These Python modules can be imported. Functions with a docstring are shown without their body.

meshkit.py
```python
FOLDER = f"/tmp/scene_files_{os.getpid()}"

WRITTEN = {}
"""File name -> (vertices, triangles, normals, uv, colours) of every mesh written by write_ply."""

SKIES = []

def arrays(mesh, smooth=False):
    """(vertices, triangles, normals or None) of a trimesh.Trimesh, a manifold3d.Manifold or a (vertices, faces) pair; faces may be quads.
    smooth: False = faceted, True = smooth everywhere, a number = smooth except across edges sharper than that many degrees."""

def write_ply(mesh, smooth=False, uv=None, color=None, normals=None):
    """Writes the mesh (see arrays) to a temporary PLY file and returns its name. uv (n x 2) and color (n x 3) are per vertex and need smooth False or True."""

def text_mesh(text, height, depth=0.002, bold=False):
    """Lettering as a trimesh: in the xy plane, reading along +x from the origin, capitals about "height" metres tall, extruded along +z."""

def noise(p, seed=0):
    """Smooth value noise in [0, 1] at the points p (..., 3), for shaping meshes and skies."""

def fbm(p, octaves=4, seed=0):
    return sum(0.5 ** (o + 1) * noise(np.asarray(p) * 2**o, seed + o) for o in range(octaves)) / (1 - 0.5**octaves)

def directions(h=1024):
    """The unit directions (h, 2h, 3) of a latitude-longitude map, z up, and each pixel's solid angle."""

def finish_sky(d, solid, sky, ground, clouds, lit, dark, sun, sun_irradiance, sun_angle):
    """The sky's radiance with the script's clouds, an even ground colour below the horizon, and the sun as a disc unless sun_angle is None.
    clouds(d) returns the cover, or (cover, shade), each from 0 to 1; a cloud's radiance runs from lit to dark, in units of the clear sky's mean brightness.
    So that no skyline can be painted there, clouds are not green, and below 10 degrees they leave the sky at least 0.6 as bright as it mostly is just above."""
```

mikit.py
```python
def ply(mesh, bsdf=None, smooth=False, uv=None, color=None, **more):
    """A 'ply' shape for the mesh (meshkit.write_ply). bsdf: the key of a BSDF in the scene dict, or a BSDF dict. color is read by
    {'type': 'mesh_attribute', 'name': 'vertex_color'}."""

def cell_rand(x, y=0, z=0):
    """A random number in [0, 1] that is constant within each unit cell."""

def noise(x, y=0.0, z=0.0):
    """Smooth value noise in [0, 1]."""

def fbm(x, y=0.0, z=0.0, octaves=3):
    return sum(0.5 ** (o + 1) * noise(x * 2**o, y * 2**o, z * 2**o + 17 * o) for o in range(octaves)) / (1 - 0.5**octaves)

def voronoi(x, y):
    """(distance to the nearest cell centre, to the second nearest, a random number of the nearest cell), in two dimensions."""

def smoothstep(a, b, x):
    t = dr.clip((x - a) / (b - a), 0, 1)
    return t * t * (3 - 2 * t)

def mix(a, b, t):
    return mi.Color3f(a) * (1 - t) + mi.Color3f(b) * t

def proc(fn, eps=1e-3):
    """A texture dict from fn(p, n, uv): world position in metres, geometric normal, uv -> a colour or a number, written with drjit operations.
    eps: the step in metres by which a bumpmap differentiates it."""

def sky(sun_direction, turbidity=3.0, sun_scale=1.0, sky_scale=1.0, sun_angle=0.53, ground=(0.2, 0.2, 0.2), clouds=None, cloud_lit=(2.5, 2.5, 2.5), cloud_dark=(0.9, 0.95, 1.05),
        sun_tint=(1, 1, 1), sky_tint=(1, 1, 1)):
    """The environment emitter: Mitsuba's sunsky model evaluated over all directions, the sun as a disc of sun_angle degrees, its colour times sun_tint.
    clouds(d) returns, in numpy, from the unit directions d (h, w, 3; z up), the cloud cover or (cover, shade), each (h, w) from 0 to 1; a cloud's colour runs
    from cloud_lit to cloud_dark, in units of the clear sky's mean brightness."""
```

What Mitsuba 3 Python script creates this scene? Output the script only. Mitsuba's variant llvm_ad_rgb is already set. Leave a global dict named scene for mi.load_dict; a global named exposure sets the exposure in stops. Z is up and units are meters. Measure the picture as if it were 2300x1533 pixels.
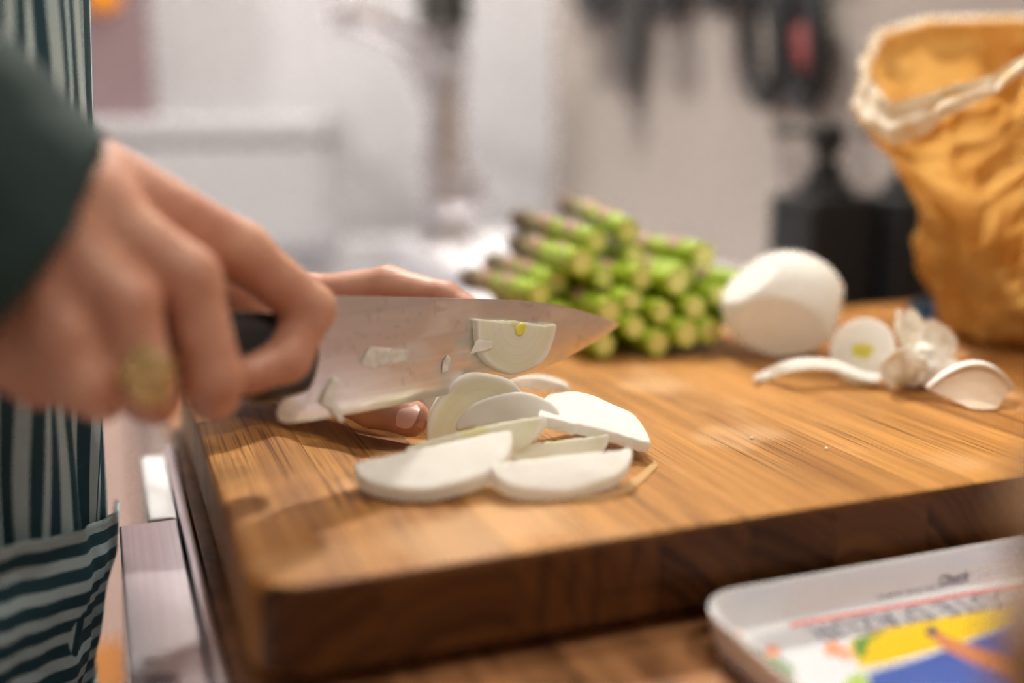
import math, random
import numpy as np, trimesh, manifold3d as m3, mitsuba as mi, drjit as dr
import mikit, meshkit
from mikit import noise, fbm, voronoi, cell_rand, smoothstep, mix
from manifold3d import Manifold, CrossSection
import shapely.geometry as sg

T = mi.ScalarTransform4f
scene, labels = {}, {}
rng = np.random.default_rng(7)

# ------------------------------------------------------------------ camera, light, exposure
# World: x along the front edge of the cutting board, y away along its left edge, z up; z = 0 is the top of the board.
FPX, PITCH, YAW, EYE = 2400.0, math.radians(11.9), math.radians(20.9), np.array([0, 0, 0.165])
FWD = np.array([math.sin(YAW) * math.cos(PITCH), math.cos(YAW) * math.cos(PITCH), -math.sin(PITCH)])
RIGHT = np.array([math.cos(YAW), -math.sin(YAW), 0.0])
UP = np.cross(RIGHT, FWD)
scene['camera'] = {'type': 'thinlens', 'fov': 2 * math.degrees(math.atan(1150 / FPX)), 'fov_axis': 'x', 'aperture_radius': 0.0115,
                   'focus_distance': 0.548, 'near_clip': 0.02, 'far_clip': 50.0,
                   'to_world': T().look_at(origin=EYE.tolist(), target=(EYE + FWD).tolist(), up=[0, 0, 1])}
exposure = -0.40
KEY_POS, KEY_R, KEY_L = (0.46, 1.60, 1.50), 0.055, (2300, 2180, 1970)
TOP_POS, TOP_R, TOP_L = (0.44, 0.66, 1.50), 0.055, (330, 310, 276)
FRONT_POS, FRONT_R, FRONT_L = (0.72, -0.25, 1.50), 0.050, (580, 542, 477)
SPOTS = [(-1.30, 0.62, 1.53), (-0.6, -0.5, 1.53)]
SPOT_LS = [(900, 870, 860), (26, 24, 22)]
PANELS = [(0.1, -0.75, 0.60, 0.16, (1.2, 1.15, 1.05)), (-0.95, 1.0, 0.60, 0.16, (1.3, 1.4, 1.65))]     # x, y, half length, half width, radiance


def P(x, y, t):
    return EYE + t * (FWD + (x - 1150) / FPX * RIGHT - (y - 766.5) / FPX * UP)


def Z(x, y, z=0.0):
    d = FWD + (x - 1150) / FPX * RIGHT - (y - 766.5) / FPX * UP
    return EYE + d * (z - EYE[2]) / d[2]


# ------------------------------------------------------------------ helpers
def tag(key, label=None, cat=None, group=None, kind=None):
    d = labels.setdefault(key, {})
    for k, v in (('label', label), ('category', cat), ('group', group), ('kind', kind)):
        if v:
            d[k] = v


def put(key, mesh, bsdf, smooth=35, uv=None, **more):
    scene[key] = mikit.ply(mesh, bsdf, smooth, uv=uv, **more)
    return key


def rgb(*c):
    return {'type': 'rgb', 'value': list(c)}


def pr(name, color, rough=0.5, two=False, **k):
    col = color if isinstance(color, dict) else rgb(*color)
    b = {'type': 'principled', 'base_color': col, 'roughness': rough, **k}
    scene[name] = {'type': 'twosided', 'bsdf': b} if two else b
    return name


def bumped(name, fn, scale, eps=5e-4):
    scene[name] = {'type': 'bumpmap', 'arbitrary': mikit.proc(fn, eps), 'scale': scale, 'bsdf': scene[name]}


def tm(man):
    m = man.to_mesh()
    return trimesh.Trimesh(m.vert_properties[:, :3], m.tri_verts, process=False)


def man(t):
    t.merge_vertices()
    return Manifold(m3.Mesh(np.asarray(t.vertices, np.float32), np.asarray(t.faces, np.uint32)))


def ball(c, r, n=20):
    r = np.broadcast_to(r, 3)
    return Manifold.sphere(1.0, n).scale([float(x) for x in r]).translate([float(x) for x in c])


def hull(*a):
    return Manifold.batch_hull(list(a))


def bone(a, ra, b, rb, n=20):
    return hull(ball(a, ra, n), ball(b, rb, n))


def union(parts):
    return Manifold.batch_boolean(list(parts), m3.OpType.Add)


def rbox(x0, x1, y0, y1, z0, z1, r=0.003, n=8):
    return hull(*[ball((x, y, z), r, n) for x in (x0 + r, x1 - r) for y in (y0 + r, y1 - r) for z in (z0 + r, z1 - r)])


def box(x0, x1, y0, y1, z0, z1):
    return trimesh.creation.box(bounds=[[x0, y0, z0], [x1, y1, z1]])


def smoothed(m, n=8, length=None):
    if length:
        m = m.refine_to_length(length)
    t = tm(m) if isinstance(m, Manifold) else m
    trimesh.smoothing.filter_taubin(t, lamb=0.5, nu=0.52, iterations=n)
    return t


def grid_faces(nu, nv, wrap=False):
    i, j = np.meshgrid(np.arange(nu - (0 if wrap else 1)), np.arange(nv - 1), indexing='ij')
    a, b = i * nv + j, ((i + 1) % nu) * nv + j
    return np.vstack([np.stack([a, b, b + 1], -1).reshape(-1, 3), np.stack([a, b + 1, a + 1], -1).reshape(-1, 3)])


def sheet(pts, thick=0.0):
    """A grid of points (nu, nv, 3) as a sheet; with thick, a closed shell."""
    nu, nv = pts.shape[:2]
    v, f = pts.reshape(-1, 3), grid_faces(nu, nv)
    uv = np.stack(np.meshgrid(np.linspace(0, 1, nu), np.linspace(0, 1, nv), indexing='ij'), -1).reshape(-1, 2)
    if not thick:
        return trimesh.Trimesh(v, f, process=False), uv
    n = trimesh.Trimesh(v, f, process=False).vertex_normals
    k = len(v)
    idx = np.arange(k).reshape(nu, nv)
    ring = np.concatenate([idx[:-1, 0], idx[-1, :-1], idx[:0:-1, -1], idx[0, :0:-1]])
    nxt = np.roll(ring, -1)
    side = np.vstack([np.stack([nxt, ring, ring + k], -1), np.stack([nxt, ring + k, nxt + k], -1)])
    m = trimesh.Trimesh(np.vstack([v + n * thick / 2, v - n * thick / 2]), np.vstack([f, f[:, ::-1] + k, side]), process=False)
    if m.volume < 0:
        m.invert()
    return m, np.vstack([uv, uv])


def tube(path, radii, n=14, cap=True):
    """A tube of varying radius along a path, caps closed, with uv (around, along 0..1)."""
    p = np.asarray(path, float)
    radii = np.broadcast_to(radii, len(p))
    t = np.gradient(p, axis=0)
    t /= np.linalg.norm(t, axis=1, keepdims=True)
    a = np.cross(t[0], [0, 0, 1.0] if abs(t[0][2]) < 0.9 else [1.0, 0, 0])
    rings = []
    for k in range(len(p)):
        a = a - t[k] * (a @ t[k])
        a /= np.linalg.norm(a)
        b = np.cross(t[k], a)
        ang = np.arange(n) * 2 * np.pi / n
        rings.append(p[k] + radii[k] * (np.cos(ang)[:, None] * a + np.sin(ang)[:, None] * b))
    v = np.array(rings)
    L = len(p)
    i, j = np.meshgrid(np.arange(L - 1), np.arange(n), indexing='ij')
    q0, q1, q2, q3 = i * n + j, i * n + (j + 1) % n, (i + 1) * n + (j + 1) % n, (i + 1) * n + j
    f = np.vstack([np.stack([q0, q1, q2], -1).reshape(-1, 3), np.stack([q0, q2, q3], -1).reshape(-1, 3)])
    v = v.reshape(-1, 3)
    uv = np.stack([np.tile(np.arange(n) / n, L), np.repeat(np.linspace(0, 1, L), n)], -1)
    if cap:
        v = np.vstack([v, p[0], p[-1]])
        uv = np.vstack([uv, [0, 0], [0, 1]])
        j = np.arange(n)
        f = np.vstack([f, np.stack([(j + 1) % n, j, j * 0 + L * n], -1), np.stack([(L - 1) * n + j, (L - 1) * n + (j + 1) % n, j * 0 + L * n + 1], -1)])
    m = trimesh.Trimesh(v, f, process=False)
    if m.volume < 0:
        m.invert()
    return m, uv


def spline(pts, n=24):
    from scipy.interpolate import CubicSpline
    p = np.asarray(pts, float)
    s = np.r_[0, np.cumsum(np.linalg.norm(np.diff(p[:, :3], axis=0), axis=1))]
    return CubicSpline(s, p)(np.linspace(0, s[-1], n))


def lathe(prof, loc=(0, 0, 0), n=40):
    m = trimesh.creation.revolve(np.asarray(prof, float), sections=n)
    m.apply_translation(loc)
    m.merge_vertices()
    if m.volume < 0:
        m.invert()
    return m


def frame(o, x, y):
    x = np.asarray(x, float)
    x = x / np.linalg.norm(x)
    y = np.asarray(y, float) - x * (np.asarray(y, float) @ x)
    y /= np.linalg.norm(y)
    m = np.eye(4)
    m[:3, 0], m[:3, 1], m[:3, 2], m[:3, 3] = x, y, np.cross(x, y), o
    return m


def smin(a, b, k):
    h = np.clip(0.5 + 0.5 * (b - a) / k, 0, 1)
    return b + (a - b) * h - k * h * (1 - h)


def surface_nets(f, lo, step):
    """The zero level of the grid values f as a closed mesh."""
    s = f < 0
    core = [slice(0, -1)] * 3
    corners = [(a, b, c) for a in (0, 1) for b in (0, 1) for c in (0, 1)]
    sl = lambda o: tuple(slice(o[k], f.shape[k] - 1 + o[k]) for k in range(3))
    cnt = sum(s[sl(o)].astype(int) for o in corners)
    act = (cnt > 0) & (cnt < 8)
    cells = np.argwhere(act)
    ids = -np.ones(act.shape, int)
    ids[act] = np.arange(len(cells))
    acc, num = np.zeros((len(cells), 3)), np.zeros(len(cells))
    for o in corners:
        for ax in range(3):
            if o[ax]:
                continue
            e = list(o)
            e[ax] = 1
            fa, fb = f[tuple((cells + o).T)], f[tuple((cells + e).T)]
            x = (fa < 0) != (fb < 0)
            tt = np.where(x, fa / np.where(x, fa - fb, 1), 0)
            pos = np.array(o, float) + tt[:, None] * (np.array(e) - np.array(o))
            acc += np.where(x[:, None], pos, 0)
            num += x
    v = (cells + acc / num[:, None]) * step + lo
    quads = []
    for ax in range(3):
        u, w = (ax + 1) % 3, (ax + 2) % 3
        n = np.array(f.shape)
        a = tuple(slice(0, n[k] - 1) if k == ax else slice(1, n[k] - 1) for k in range(3))
        b = tuple(slice(1, n[k]) if k == ax else slice(1, n[k] - 1) for k in range(3))
        off = np.array([0 if k == ax else 1 for k in range(3)])
        for flip in (0, 1):
            hit = np.argwhere((s[a] & ~s[b]) if not flip else (~s[a] & s[b])) + off
            du, dw = np.eye(3, dtype=int)[u], np.eye(3, dtype=int)[w]
            q = [ids[tuple(h.T)] for h in (hit - du - dw, hit - dw, hit, hit - du)]
            quads.append(np.stack(q[::-1] if flip else q, -1))
    q = np.vstack(quads)
    m = trimesh.Trimesh(v, np.vstack([q[:, [0, 1, 2]], q[:, [0, 2, 3]]]), process=False)
    if m.volume < 0:
        m.invert()
    return m


def sdf_bones(groups, step=0.0017, pad=0.012, k_group=0.006):
    """groups: list of (k, [(a, ra, b, rb), ...]); each group blended by k, and the groups by k_group with the first one, by little among the rest."""
    pts = np.array([p for _, g in groups for a, _, b, _ in g for p in (a, b)])
    rmax = max(max(x[1], x[3]) for _, g in groups for x in g)
    lo, hi = pts.min(0) - rmax - pad, pts.max(0) + rmax + pad
    ax = [np.arange(lo[k], hi[k], step) for k in range(3)]
    shape = [len(a) for a in ax]
    X = np.stack(np.meshgrid(*ax, indexing='ij'), -1).reshape(-1, 3).astype(np.float32)
    fields = []
    for k, g in groups:
        d = None
        for a, ra, b, rb in g:
            a, b = np.asarray(a, np.float32), np.asarray(b, np.float32)
            ab = b - a
            t = np.clip((X - a) @ ab / max(ab @ ab, 1e-12), 0, 1)
            e = np.linalg.norm(X - a - t[:, None] * ab, axis=1) - (ra + (rb - ra) * t)
            d = e if d is None else smin(d, e, k)
        fields.append(d)
    d = fields[0]
    rest = None
    for e in fields[1:]:
        rest = e if rest is None else smin(rest, e, 0.0012)
    if rest is not None:
        d = smin(d, rest, k_group)
    return surface_nets(d.reshape(shape), lo, step)


# ------------------------------------------------------------------ materials
STAVES = [0.0390, 0.0866, 0.1389, 0.2012, 0.2450, 0.2897, 0.3392, 0.3900, 0.4420, 0.4900, 0.5400, 0.5900, 0.6400, 0.6900, 0.7350]
BX0, BX1, BY0, BY1, BZ = STAVES[0], STAVES[-1], 0.3605, 0.765, -0.037


def stave_of(x):
    k = mi.Float(0)
    for e in STAVES[1:-1]:
        k += dr.select(x > e, 1.0, 0.0)
    return k


def board_color(p, n, uv):
    x, y, z = p.x, p.y, p.z
    k = stave_of(x)
    r1, r2 = cell_rand(k, 3, 5), cell_rand(k, 9, 2)
    end = dr.abs(n.y) > 0.6
    # grain along y on the faces, rings on the sawn ends
    gx = x + 0.006 * (noise(x * 30, y * 4, k) - 0.5)
    fine = noise(gx * 1500, y * 22, k * 7)
    mid = noise(gx * 420, y * 9, k * 3)
    broad = fbm(gx * 70, y * 6, k * 5)
    pores = smoothstep(0.55, 0.85, noise(gx * 1250, y * 20, k + 40)) * smoothstep(0.25, 0.7, noise(gx * 110, y * 9, k + 5))
    cx, cz = (r1 - 0.5) * 0.16, -0.05 - 0.05 * r2
    rad = dr.sqrt(dr.square(x - (0.1 + cx + k * 0.05 - 0.05)) + dr.square(z - cz)) + 0.003 * noise(x * 120, z * 120, k)
    ring = noise(rad * 330, k, 0.0) * 0.6 + noise(rad * 900, k, 3) * 0.4
    light, dark = mi.Color3f(0.47, 0.228, 0.064), mi.Color3f(0.145, 0.048, 0.011)
    tone = dr.clip(0.70 * broad + 0.26 * mid + 0.26 * fine + 0.55 * (r1 - 0.45) - 0.20, 0, 1)
    c = mix(light, dark, tone)
    c = mix(c, mi.Color3f(0.080, 0.026, 0.007), pores * 0.68)
    # pale dried starch smears on the working face
    sm = smoothstep(0.60, 0.80, fbm(x * 16 + 3, y * 13)) * smoothstep(-0.002, 0.0, z)
    c = mix(c, mi.Color3f(0.60, 0.38, 0.20), sm * 0.5)
    e = mix(mi.Color3f(0.110, 0.040, 0.011), mi.Color3f(0.032, 0.011, 0.004), dr.clip(ring * 1.15 - 0.1 + 0.5 * (r2 - 0.4), 0, 1))
    # dark marks burnt into the front end grain

    def stroke(x0, z0, x1, z1, w):
        a, b = mi.Point2f(x0, z0), mi.Vector2f(x1 - x0, z1 - z0)
        q = mi.Vector2f(x - x0, z - z0)
        t = dr.clip((q.x * b.x + q.y * b.y) / (b.x * b.x + b.y * b.y), 0, 1)
        d = dr.sqrt(dr.square(q.x - t * b.x) + dr.square(q.y - t * b.y))
        return 1 - smoothstep(w * 0.4, w, d)
    marks = dr.maximum(dr.maximum(stroke(0.1515, -0.004, 0.1500, -0.030, 0.0028), stroke(0.1640, -0.008, 0.1625, -0.024, 0.0026)),
                       dr.maximum(stroke(0.1740, -0.004, 0.1735, -0.034, 0.0022), stroke(0.1920, -0.004, 0.1890, -0.020, 0.0022)))
    marks = dr.maximum(marks, stroke(0.176, -0.0235, 0.220, -0.0225, 0.0014))
    e = mix(e, mi.Color3f(0.035, 0.013, 0.005), marks * 0.7)
    return dr.select(end, e, c)


pr('m_board', mikit.proc(board_color), rough=0.46, specular=0.14)
bumped('m_board', lambda p, n, uv: noise(p.x * 1500, p.y * 22, stave_of(p.x) * 7) + 0.6 * noise(p.x * 420, p.y * 9, stave_of(p.x) * 3), 0.00022)


def top_color(p, n, uv):
    k = dr.floor(p.x / 0.045)
    a = noise(p.x * 160, p.y * 10, k) * 0.5 + fbm(p.x * 60, p.y * 60, k) * 0.5
    r = cell_rand(k, dr.floor(p.y / 0.4 + cell_rand(k, 1)), 4)
    return mix(mi.Color3f(0.36, 0.17, 0.072), mi.Color3f(0.055, 0.018, 0.007), dr.clip(1.7 * a - 0.45 + 0.5 * (r - 0.5), 0, 1))


pr('m_worktop', mikit.proc(top_color), rough=0.35, specular=0.4)
pr('m_steel', mikit.proc(lambda p, n, uv: mix((0.97, 0.90, 0.95), (0.88, 0.81, 0.86), noise(p.x * 900, p.y * 6))), rough=0.26, metallic=1.0)
pr('m_steel_dark', (0.05, 0.045, 0.045), rough=0.4, metallic=0.6)


def blade_rough(p, n, uv):
    return 0.20 + 0.10 * noise(uv.x * 18, uv.y * 900) + 0.28 * smoothstep(0.52, 0.75, fbm(uv.x * 55 + 4, uv.y * 75))


def blade_color(p, n, uv):
    wet = smoothstep(0.58, 0.70, fbm(uv.x * 42 + 9, uv.y * 60)) * smoothstep(0.034, 0.012, uv.y)
    spot = smoothstep(0.72, 0.80, noise(uv.x * 420, uv.y * 420)) * smoothstep(0.5, 0.62, fbm(uv.x * 60, uv.y * 60 + 7))
    c = mix((0.88, 0.86, 0.83), (0.74, 0.71, 0.67), noise(uv.x * 9, uv.y * 700) * 0.5)
    c = mix(c, mi.Color3f(0.90, 0.90, 0.85), wet * 0.6)
    return mix(c, mi.Color3f(0.40, 0.37, 0.33), spot * 0.22)


pr('m_blade', mikit.proc(blade_color), rough=mikit.proc(blade_rough), metallic=1.0)
pr('m_handle', (0.012, 0.012, 0.013), rough=0.32, specular=0.5)
pr('m_black', (0.010, 0.011, 0.012), rough=0.45, specular=0.22)
pr('m_red', (0.15, 0.012, 0.012), rough=0.4)
pr('m_chrome', (0.78, 0.77, 0.80), rough=0.09, metallic=1.0)
pr('m_gunmetal', (0.10, 0.10, 0.096), rough=0.42, metallic=1.0)
pr('m_gold', (0.66, 0.50, 0.24), rough=0.16, metallic=1.0)


def skin_color(p, n, uv):
    a = fbm(p.x * 70, p.y * 70, p.z * 70)
    b = noise(p.x * 420, p.y * 420, p.z * 420)
    c = mix((0.55, 0.305, 0.205), (0.40, 0.170, 0.108), dr.clip(1.5 * a - 0.3, 0, 1))
    return mix(c, mi.Color3f(0.51, 0.215, 0.155), b * 0.22)


pr('m_skin', mikit.proc(skin_color), rough=0.46, specular=0.38, sheen=0.15)
bumped('m_skin', lambda p, n, uv: 0.6 * noise(p.x * 1500, p.y * 1500, p.z * 1500) + noise(p.x * 700, p.y * 700, p.z * 700), 0.00016)
pr('m_nail', (0.74, 0.44, 0.37), rough=0.25, specular=0.5, clearcoat=0.3)
pr('m_shirt', mikit.proc(lambda p, n, uv: mix((0.005, 0.020, 0.019), (0.009, 0.031, 0.029), noise(p.x * 700, p.y * 700, p.z * 700))), rough=0.85, sheen=0.1)
pr('m_trousers', (0.03, 0.035, 0.05), rough=0.9)


def stripes(s, h, warp):
    s = s + 0.0018 * (noise(h * 22, s * 30) - 0.5) * warp
    q = s / 0.0126
    d = dr.abs(q - dr.floor(q) - 0.5)
    return 1 - smoothstep(0.205, 0.255, d)


TEAL, PALE = (0.0075, 0.048, 0.068), (0.42, 0.56, 0.59)


def apron_color(p, n, uv):
    w = noise(uv.x * 2600, uv.y * 2600) * 0.16
    return mix(TEAL, PALE, stripes(uv.x, uv.y, 1.0)) * (0.92 + w)


def pocket_color(p, n, uv):
    hem = smoothstep(0.0, 0.001, uv.y - 0.010)
    w = noise(uv.x * 2600, uv.y * 2600) * 0.16
    return mix(TEAL, PALE, stripes(uv.y + 0.0035 + 0.0005 * noise(uv.x * 60, 1.0), uv.x, 0.6)) * (0.92 + w)


pr('m_apron', mikit.proc(apron_color), rough=0.8, two=True, sheen=0.3)
pr('m_pocket', mikit.proc(pocket_color), rough=0.8, two=True, sheen=0.3)


def onion_color(p, n, uv):
    r = dr.sqrt(dr.square(uv.x) + dr.square(uv.y))
    ang = dr.atan2(uv.y, uv.x)
    rr = r + 0.03 * (noise(ang * 2.2, r * 3) - 0.5)
    q = rr * 6.5
    line = dr.abs(q - dr.floor(q) - 0.5)
    layer = cell_rand(dr.floor(q), 4)
    c = mix((0.90, 0.89, 0.80), (0.84, 0.83, 0.64), layer * 0.8)
    c = mix(c, mi.Color3f(0.76, 0.77, 0.52), smoothstep(0.40, 0.5, line) * 0.45)
    c = mix(c, mi.Color3f(0.93, 0.92, 0.87), smoothstep(0.86, 0.97, r))
    heart = 1 - smoothstep(0.10, 0.26, rr + 0.1 * (noise(uv.x * 14, uv.y * 14) - 0.5))
    return mix(c, mi.Color3f(0.74, 0.72, 0.30), heart * 0.55)


def onion_white(p, n, uv):
    a = fbm(p.x * 160, p.y * 160, p.z * 160)
    return mix((0.94, 0.935, 0.915), (0.90, 0.90, 0.84), a)


def heart_color(p, n, uv):
    r = dr.sqrt(dr.square(uv.x) + dr.square(uv.y))
    h = 1 - smoothstep(0.22, 0.42, dr.sqrt(dr.square(uv.x - 0.02) + dr.square((uv.y - 0.0) * 1.3)) + 0.12 * (noise(uv.x * 9, uv.y * 9) - 0.5))
    q = r * 6
    line = smoothstep(0.38, 0.5, dr.abs(q - dr.floor(q) - 0.5))
    c = mix((0.90, 0.89, 0.83), (0.80, 0.80, 0.62), line * 0.4)
    return mix(c, mi.Color3f(0.70, 0.66, 0.12), h)


# onion flesh lets light through: each face of a slice passes part of it on
ON = dict(roughness=0.33, diff_trans=0.65, spec_trans=0.0, eta=1.4)
scene['m_onion'] = {'type': 'principledthin', 'base_color': mikit.proc(onion_color), **ON}
scene['m_onion_white'] = {'type': 'principledthin', 'base_color': mikit.proc(onion_white), **ON}
scene['m_onion_heart'] = {'type': 'principledthin', 'base_color': mikit.proc(heart_color), **ON}
pr('m_heart', (0.66, 0.64, 0.10), rough=0.4)
scene['m_skin_paper'] = {'type': 'principledthin', 'base_color': mikit.proc(lambda p, n, uv: mix((0.90, 0.80, 0.66), (0.82, 0.66, 0.46), fbm(p.x * 150, p.y * 150, p.z * 150))),
                         'roughness': 0.35, 'diff_trans': 0.8, 'spec_trans': 0.15, 'eta': 1.3}
pr('m_film', mikit.proc(lambda p, n, uv: mix((0.80, 0.79, 0.72), (0.52, 0.50, 0.44), noise(p.x * 900, p.y * 900, p.z * 300))), rough=0.2, specular=0.5, clearcoat=0.5)
pr('m_membrane', (0.46, 0.28, 0.12), rough=0.15, specular=0.6, clearcoat=0.6)
scene['m_root_paper'] = {'type': 'principledthin', 'base_color': mikit.proc(lambda p, n, uv: mix((0.92, 0.89, 0.82), (0.80, 0.72, 0.58), fbm(p.x * 220, p.y * 220, p.z * 220))),
                         'roughness': 0.5, 'diff_trans': 0.6, 'spec_trans': 0.0, 'eta': 1.3}
pr('m_root_hair', (0.52, 0.30, 0.13), rough=0.7)
scene['m_water'] = {'type': 'dielectric', 'int_ior': 1.33}


def kraft(p, n, uv):
    a = fbm(p.x * 40, p.y * 40, p.z * 40)
    b = noise(p.x * 500, p.y * 90, p.z * 500)
    return mix((0.82, 0.52, 0.17), (0.66, 0.345, 0.085), dr.clip(a * 1.3 - 0.2 + 0.2 * b, 0, 1))


scene['m_kraft'] = {'type': 'principledthin', 'base_color': mikit.proc(kraft), 'roughness': 0.6, 'diff_trans': 1.0, 'spec_trans': 0.0, 'eta': 1.3}
pr('m_contents', (0.16, 0.085, 0.035), rough=0.8)
scene['m_kraft_rim'] = {'type': 'principledthin', 'base_color': mikit.proc(lambda p, n, uv: mix((0.95, 0.90, 0.76), (0.86, 0.70, 0.42), smoothstep(0.45, 0.75, fbm(p.x * 90, p.y * 90, p.z * 90)))),
                        'roughness': 0.6, 'diff_trans': 0.5, 'spec_trans': 0.0, 'eta': 1.3}


def spear(p, n, uv):
    a = noise(uv.x * 9, uv.y * 40) * 0.5 + noise(uv.x * 22, uv.y * 14) * 0.5
    g = mix((0.42, 0.54, 0.026), (0.17, 0.28, 0.012), a)
    olive = mix((0.21, 0.20, 0.055), (0.16, 0.115, 0.06), a)
    return mix(g, olive, smoothstep(0.35, 0.85, uv.y))


pr('m_spear', mikit.proc(spear), rough=0.4, specular=0.4)
pr('m_spear_end', mikit.proc(lambda p, n, uv: mix((0.80, 0.80, 0.30), (0.46, 0.58, 0.06), smoothstep(0.45, 0.98, uv.y))), rough=0.45)
pr('m_spear_tip', mikit.proc(lambda p, n, uv: mix((0.16, 0.105, 0.055), (0.085, 0.05, 0.035), noise(p.x * 400, p.y * 400, p.z * 400))), rough=0.55)
pr('m_scale_leaf', (0.33, 0.20, 0.115), rough=0.5)
pr('m_white', (0.82, 0.81, 0.82), rough=0.3)
pr('m_ceramic', (0.56, 0.55, 0.57), rough=0.16, specular=0.5)
pr('m_wall', (0.38, 0.372, 0.388), rough=0.85)
pr('m_cabinet_white', (0.44, 0.435, 0.45), rough=0.5)
pr('m_wall_front', (0.42, 0.40, 0.38), rough=0.8)
pr('m_wall_far', (0.25, 0.22, 0.20), rough=0.8)
pr('m_wall_taupe', mikit.proc(lambda p, n, uv: mix((0.255, 0.222, 0.200), (0.235, 0.203, 0.183), fbm(p.y * 6, p.z * 6))), rough=0.7)
pr('m_ceiling', (0.82, 0.81, 0.79), rough=0.9)
pr('m_floor', mikit.proc(lambda p, n, uv: mix((0.36, 0.27, 0.21), (0.30, 0.22, 0.17), fbm(p.x * 5, p.y * 5))), rough=0.45)
pr('m_orange_wood', mikit.proc(lambda p, n, uv: mix((0.62, 0.27, 0.07), (0.46, 0.18, 0.04), noise(p.x * 9, p.y * 90, p.z * 40))), rough=0.45)
pr('m_beige', (0.90, 0.74, 0.66), rough=0.6)
pr('m_cabinet', (0.36, 0.29, 0.26), rough=0.5)
pr('m_mauve', mikit.proc(lambda p, n, uv: mix((0.17, 0.115, 0.125), (0.22, 0.155, 0.168), fbm(p.x * 9, p.y * 9, p.z * 14))), rough=0.6)
pr('m_orange', (0.72, 0.26, 0.02), rough=0.4)
pr('m_blue', (0.01, 0.27, 0.85), rough=0.3)
scene['m_clear_plastic'] = {'type': 'thindielectric', 'int_ior': 1.45}
pr('m_tray', (0.80, 0.80, 0.82), rough=0.16, specular=0.5, clearcoat=0.6)
INK = dict(rough=0.22, clearcoat=0.5)
pr('m_ink_yellow', (0.64, 0.44, 0.015), **INK)
pr('m_ink_blue', (0.030, 0.085, 0.33), **INK)
pr('m_ink_white', (0.62, 0.63, 0.66), **INK)
pr('m_ink_red', (0.72, 0.06, 0.05), **INK)
pr('m_ink_dark', (0.05, 0.04, 0.10), **INK)
pr('m_ink_tan', (0.48, 0.18, 0.085), **INK)
pr('m_ink_green', (0.08, 0.22, 0.045), **INK)
pr('m_ink_coral', (0.74, 0.28, 0.15), **INK)
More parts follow.
